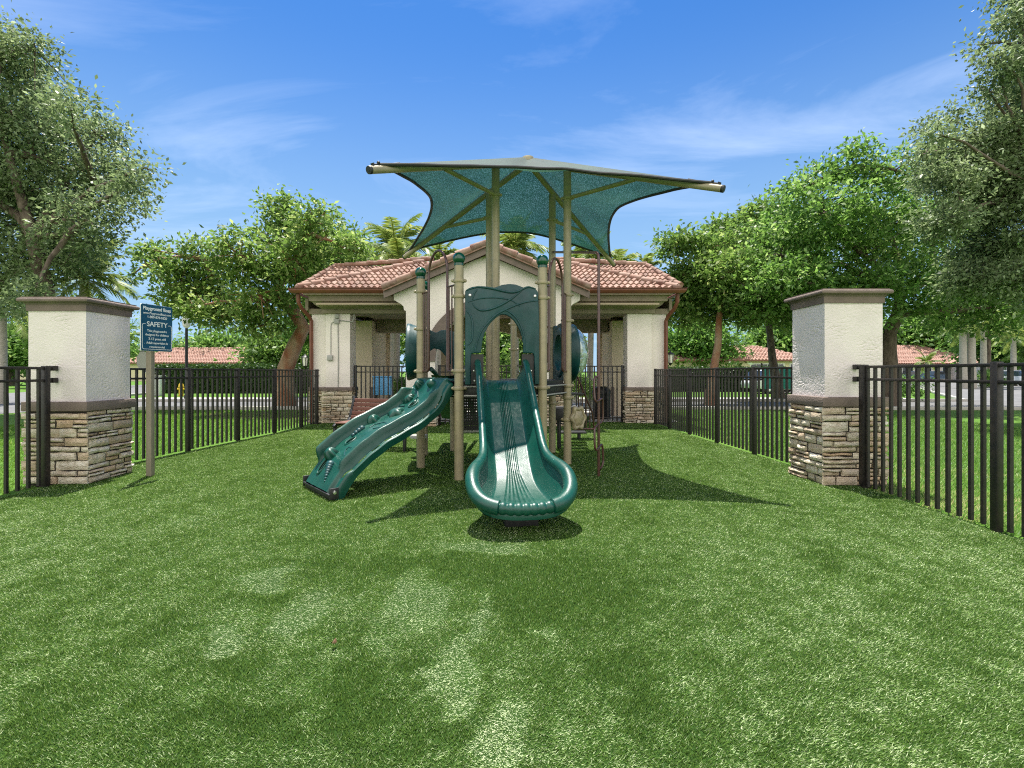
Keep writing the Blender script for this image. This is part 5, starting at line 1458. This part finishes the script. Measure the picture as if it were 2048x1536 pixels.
palm('royal palm with slim white trunk, third of the right hand row', 1967, 650, 45, 2.4, 14, 11, r0=.25)
palm('brown trunked palm close behind the third royal palm', 1977, 645, 46, 2.3, 14, 12, r0=.2, trunkm='bark')
palm('royal palm standing apart near the white car', 2027, 675, 50, 2.3, 12, 13, r0=.25)
palm('small young palm before the house with the blue car', 1853, 725, 50, 1.5, 12, 14, r0=.14)
palm('palm trunk seen through the left bay of the pavilion', 797, 520, 19, 1.4, 14, 15, r0=.12, base=793)
palm('palm trunk seen through the right bay of the pavilion', 1185, 520, 19.5, 1.4, 14, 16, r0=.12, base=1180)

# shrubs, hedges
def shrub(label, cx_, cy_, rx, h, seed, leafm='leaf_bright', cat='shrub', ls=.07, name='shrub', clumps=160, group=None):
    lobes = [(cx_+rx*random.Random(seed+k).uniform(-.6,.6), cy_+rx*random.Random(seed*3+k).uniform(-.4,.4), h*random.Random(seed*7+k).uniform(.35,.7), rx*.5) for k in range(6)]
    v, f, tv_, cc = leaves(lobes, clumps, 26, ls, .10, seed, .3)
    v[:,2] = np.abs(v[:,2])
    o = np_mesh(name, v, f, M[leafm], tv_); return tag(o, label, cat, group)
shrub('leafy shrub growing behind the left pavilion bay', -4.1, 18.9, 1.0, 1.5, 1, group='shrubs behind the pavilion'); shrub('leafy shrub growing behind the right pavilion bay', 2.6, 18.9, 1.0, 1.5, 2, group='shrubs behind the pavilion'); shrub('leafy shrub seen through the slide hood arch', -.6, 19.2, 1.2, 2.2, 3, group='shrubs behind the pavilion')
shrub('dark shrub at the foot of the forked tree', W(1800,0,24).x, 24, 1.4, 1.5, 4, 'leaf_deep', ls=.10); shrub('round shrub beside the street lawn on the far right', W(1980,0,44).x, 44, 1.6, 1.6, 5, 'leaf_deep', ls=.16)
def hedge(label, x0, x1, Y, z1, dep, seed, clumps=700, ls=.16, per=30):
    rg = np.random.default_rng(seed); n = clumps*per
    p = np.stack([rg.uniform(x0,x1,n), Y+rg.uniform(-dep/2,dep/2,n), rg.uniform(0,z1,n)**1.0],1)
    # press leaves to the clipped faces
    k = rg.integers(0,3,n); p[k==0,1] = Y-dep/2+rg.normal(0,.06,(k==0).sum()); p[k==1,2] = z1+rg.normal(0,.07,(k==1).sum())
    d_ = rg.normal(size=(n,3)); d_ /= np.linalg.norm(d_,axis=1)[:,None]; s_ = np.cross(d_, rg.normal(size=(n,3))); s_ /= np.linalg.norm(s_,axis=1)[:,None]
    v = np.empty((n,4,3)); v[:,0]=p; v[:,1]=p+d_*ls*.5+s_*ls*.3; v[:,2]=p+d_*ls; v[:,3]=p+d_*ls*.5-s_*ls*.3
    v[:,:,2] = np.maximum(v[:,:,2], GZ)
    o = np_mesh('hedge', v.reshape(-1,3), np.arange(n*4).reshape(n,4), M['leaf_hedge'], np.clip(rg.normal(.4,.2,n),0,1)); tag(o, label, 'hedge')
    c = MB(); c.box((x0+.1,Y-dep/2+.12,GZ),(x1-.1,Y+dep/2-.1,z1-.08)); c.build('hedge_core', M['leaf_hedge'], o, smooth=False)
hedge('clipped hedge before the tiled house on the left', -23.5, -8, 33.5, 1.72, 1.6, 1)
hedge('dark clipped hedge right of the pavilion before the tiled house', 8.5, 19.5, 36, 1.55, 1.6, 2)
hedge('low hedge behind the pavilion', -7.5, 7.5, 29.8, .9, 1.2, 3, 500)

# ------------------------------------------------------------------ houses
def house(label, x0, x1, Y, dep, eave, ridge, wins, rid=None, wallm='wallfar'):
    t = empty('house', ((x0+x1)/2, Y+dep/2, 0), label, 'house', 'tiled houses along the street')
    mb = MB(); mb.box((x0+.6,Y,-.05),(x1-.6,Y+dep,eave)); mb.build('wall', M[wallm], t, smooth=False)
    h = dep/2; mb = MB(); r0, r1 = rid or (x0+h, x1-h); yb, yf, ym = Y+dep+.6, Y-.6, Y+dep/2
    a, b, c, d_ = V((x0,yf,eave)), V((x1,yf,eave)), V((x1,yb,eave)), V((x0,yb,eave)); e, f = V((r0,ym,ridge)), V((r1,ym,ridge))
    # front slope as corrugated tile courses
    sl = (V((0,ym-yf,ridge-eave))); Ls = sl.length; es_ = sl.normalized(); n_ = V((0,-es_.z,es_.y))
    tiles(mb, a, X1, es_, n_, lambda s: (r0-x0)*s/Ls, lambda s: (x1-x0)-(x1-r1)*s/Ls, Ls, pitch_rows=.6, wave=.4, amp=.06, lift=.09)
    mb.add([a-n_*.1,b-n_*.1,f-n_*.1,e-n_*.1,c,d_], [(0,1,2,3),(1,4,2),(4,5,3,2),(5,0,3)], .5)
    rf = mb.build('roof', M['tile_far'], t, smooth=False)
    mb = MB(); mb.bar(a-Z1*.08, b-Z1*.08, .12, .16); mb.build('gutter', M['gutter'], rf, smooth=False)
    for (wx, ww, wz0, wz1) in wins:
        mb = MB(); mb.box((wx-ww/2-.12,Y-.06,wz0-.12),(wx+ww/2+.12,Y-.005,wz1+.12)); fr = mb.build('window', M['white'], t, smooth=False)
        mb = MB()
        for k in range(2): mb.box((wx-ww/2+k*ww/2+.03,Y-.08,wz0),(wx-ww/2+(k+1)*ww/2-.03,Y-.062,wz1))
        mb.build('pane', M['glass'], fr, smooth=False)
    return t
def XX(px, Y): return (px-1024)/1000*Y
house('tiled house behind the clipped hedge left of the pavilion', XX(232,75), XX(560,75), 75, 11, 2.75, 5.3, [(XX(465,75),1.8,1.5,2.3),(XX(300,75),1.5,1.3,2.2)])
house('tiled house at the far left behind the street', XX(-120,70), XX(62,70), 70, 10, 2.8, 4.6, [(XX(20,70),1.6,1.0,2.1)])
house('long tiled house right of the pavilion, partly hidden by trees', XX(1320,58), XX(1640,58), 58, 10, 2.75, 4.7, [(XX(1512,58),1.2,1.4,2.25),(XX(1534,58),1.2,1.4,2.25),(XX(1557,58),1.1,1.4,2.25),(XX(1590,58),1.1,1.4,2.25)])
house('tiled house with the blue car parked before it', XX(1770,85), XX(1985,85), 85, 14, 2.8, 6.3, [(XX(1848,85),2.4,.9,2.3),(XX(1898,85),2.2,.9,2.3),(XX(1815,85),1.8,.9,2.3)], wallm='stucco_far')
house('tiled house at the far right edge', XX(2010,75), XX(2180,75), 75, 12, 2.9, 6.0, [(XX(2040,75),2.0,.9,2.3)], wallm='stucco_far')

# ------------------------------------------------------------------ cars
def car(label, x_, Y, rz, paint):
    t = empty('parked_car', (x_, Y, GZ+.01), label, 'car', 'cars parked along the street', rz)
    sec = [(-2.15,.45,.70,.80),(-2.1,.35,.80,.86),(-1.5,.28,.92,.90),(-1.0,.27,.98,.90),(0,.27,1.0,.90),(1.0,.27,.98,.90),(1.6,.28,.93,.90),(2.05,.33,.86,.86),(2.15,.42,.72,.78)]
    mb = MB(); vs = []
    for (x, zb, zt_, hw_) in sec:
        vs += [(x,-hw_*.96,zb),(x,-hw_,zb+.2),(x,-hw_*.95,zt_),(x,hw_*.95,zt_),(x,hw_,zb+.2),(x,hw_*.96,zb)]
    fs = [(i*6+j,i*6+(j+1)%6,(i+1)*6+(j+1)%6,(i+1)*6+j) for i in range(len(sec)-1) for j in range(6)] + [tuple(range(6)), tuple(48+j for j in range(5,-1,-1))]
    mb.add(vs, fs); mb.build('body', M[paint], t, world=False, recalc=True, angle=40)
    mb = MB(); cs2 = [(-2.0,.93,.93,.84),(-1.55,.93,1.45,.74),(-1.2,.95,1.50,.72),(.2,.95,1.50,.72),(.55,.95,1.45,.73),(1.25,.95,.97,.82)]
    vs = []
    for (x, zb, zt_, hw_) in cs2: vs += [(x,-.86,zb),(x,-hw_,zt_),(x,hw_,zt_),(x,.86,zb)]
    mb.add(vs, [(i*4+j,i*4+j+1,(i+1)*4+j+1,(i+1)*4+j) for i in range(5) for j in range(3)]); mb.build('windows', M['glass'], t, world=False, recalc=True)
    mb = MB(); mb.add([(-1.5,-.73,1.475),(-1.5,.73,1.475),(.5,.73,1.475),(.5,-.73,1.475),(-1.3,-.69,1.53),(-1.3,.69,1.53),(.3,.69,1.53),(.3,-.69,1.53)], [(0,1,5,4),(1,2,6,5),(2,3,7,6),(3,0,4,7),(4,5,6,7),(3,2,1,0)]); mb.build('roof', M[paint], t, world=False)
    for sx_ in (-1.35, 1.35):
        for sy_ in (-.82, .82):
            mb = MB(); mb.tube([(sx_,sy_-.1,.32),(sx_,sy_+.1,.32)], .32, 18); w_ = mb.build('wheel', M['tyre'], t, world=False)
            mb = MB(); yy_ = sy_+math.copysign(.102,sy_); mb.lathe([(0,.0),(.12,.012),(.19,.005),(.2,-.01)], (sx_,yy_,.32), V((0,math.copysign(1,sy_),0)), 14); mb.build('rim', M['steel'], w_, world=False)
    for sy_ in (-.6, .6):
        mb = MB(); mb.ball((2.1,sy_,.68), .12, 10, 6, (.5,1.3,.7)); mb.build('headlight', M['lampglass'], t, world=False)
    return t
car('slate blue car parked at the house behind the small palm', XX(1872,80), 80, R(20), 'car_blue')
car('white car parked at the far right edge by the side road', XX(2046,49), 49, R(-100), 'car_white')
car('white vehicle parked behind the teal fence screen', XX(1590,31), 33, R(10), 'car_white')
car('dark car parked left of the small palm', XX(1832,84), 84, R(5), 'car_blue')

# teal fence screen
a = (XX(1530,29.4),29.4,0); sc2 = empty('screened_fence', a, 'teal fabric screened fence behind the right stone pier', 'fence')
mb = MB(); x0 = XX(1528,29.6); x1 = XX(1600,29.6)
mb.grid(lambda u, v: V((x0+(x1-x0)*u, 29.6+.03*math.sin(u*40), .35+v*1.2)), 60, 4); mb.build('screen', M['teal_screen'], sc2)
for k in range(4):
    x_ = x0+(x1-x0)*k/3; mb = MB(); mb.tube([(x_,29.66,-.05),(x_,29.66,1.62)], .03, 8); mb.build('fence_post', M['fence'], sc2)

# street furniture on the left
hy = empty('fire_hydrant', (XX(336,27.8),28.9,GZ), 'yellow fire hydrant on the lawn beyond the left fence', 'hydrant'); c = V(hy.location)
mb = MB(); mb.lathe([(0,0),(.17,0),(.17,.05),(.12,.06),(.115,.5),(.15,.52),(.15,.56),(.13,.60),(.11,.70),(.05,.77),(.03,.83),(0,.83)], c, Z1, 18); mb.build('barrel', M['yellow'], hy)
for s in (-1,1): mb = MB(); mb.tube([c+V((0,0,.42)), c+V((s*.2,0,.42))], .055, 10); mb.build('outlet', M['yellow'], hy)
ub = empty('utility_box', (XX(284,28),29.2,GZ), 'pale utility cabinet on the lawn beyond the sign post', 'utility box'); c = V(ub.location)
mb = MB(); mb.box((c.x-.3,c.y-.25,GZ),(c.x+.3,c.y+.25,GZ+1.15)); mb.build('cabinet', M['white'], ub, bevel=.03); mb = MB(); mb.box((c.x-.33,c.y-.28,GZ+1.15),(c.x+.33,c.y+.28,GZ+1.2)); mb.build('lid', M['grey_box'], ub, bevel=.01)
ss2 = empty('street_sign', (XX(287,17.6),17.6,GZ), 'grey back of an octagonal road sign behind the safety sign', 'road sign'); c = V(ss2.location)
mb = MB(); mb.tube([c-Z1*.05, c+Z1*2.15], .03, 8); mb.build('post', M['black'], ss2)
zc_ = W(0,722,17.6).z; mb = MB(); mb.prism([(.36*math.cos(R(22.5+45*k))*.62,.36*math.sin(R(22.5+45*k))) for k in range(8)], c+Z1*(zc_-c.z)-Y1*.04, X1, Z1, -Y1, .006); mb.build('sign_plate', M['grey_box'], ss2, smooth=False, recalc=True)
lp = empty('lamp_post', (XX(373,24),24.0,GZ), 'dark slender lamp post rising into the tree behind the safety sign', 'lamp post'); c = V(lp.location)
mb = MB(); mb.lathe([(.12,0),(.12,.25),(.07,.32),(.06,3.4),(.055,3.5)], c, Z1, 14); mb.build('post', M['black'], lp); mb = MB(); mb.lathe([(.04,3.48),(.16,3.6),(.2,3.95),(.12,4.1),(0,4.2)], c, Z1, 10); mb.build('lamp_head', M['lampglass'], lp)
# small dead leaf lying on the turf
mb = MB(); p = V((*gpt(669,1297),.03)); mb.grid(lambda u, v: p+V(((u-.5)*.022*(1-abs(2*v-1)**2*.8), (v-.5)*.032, .010*math.sin(u*3.14)+.004*v)), 5, 5)
tag(mb.build('fallen_leaf', pm('dead_leaf', (.10,.05,.02), .8, bump=.2)), 'small brown dead leaf lying on the turf in the foreground', 'leaf')
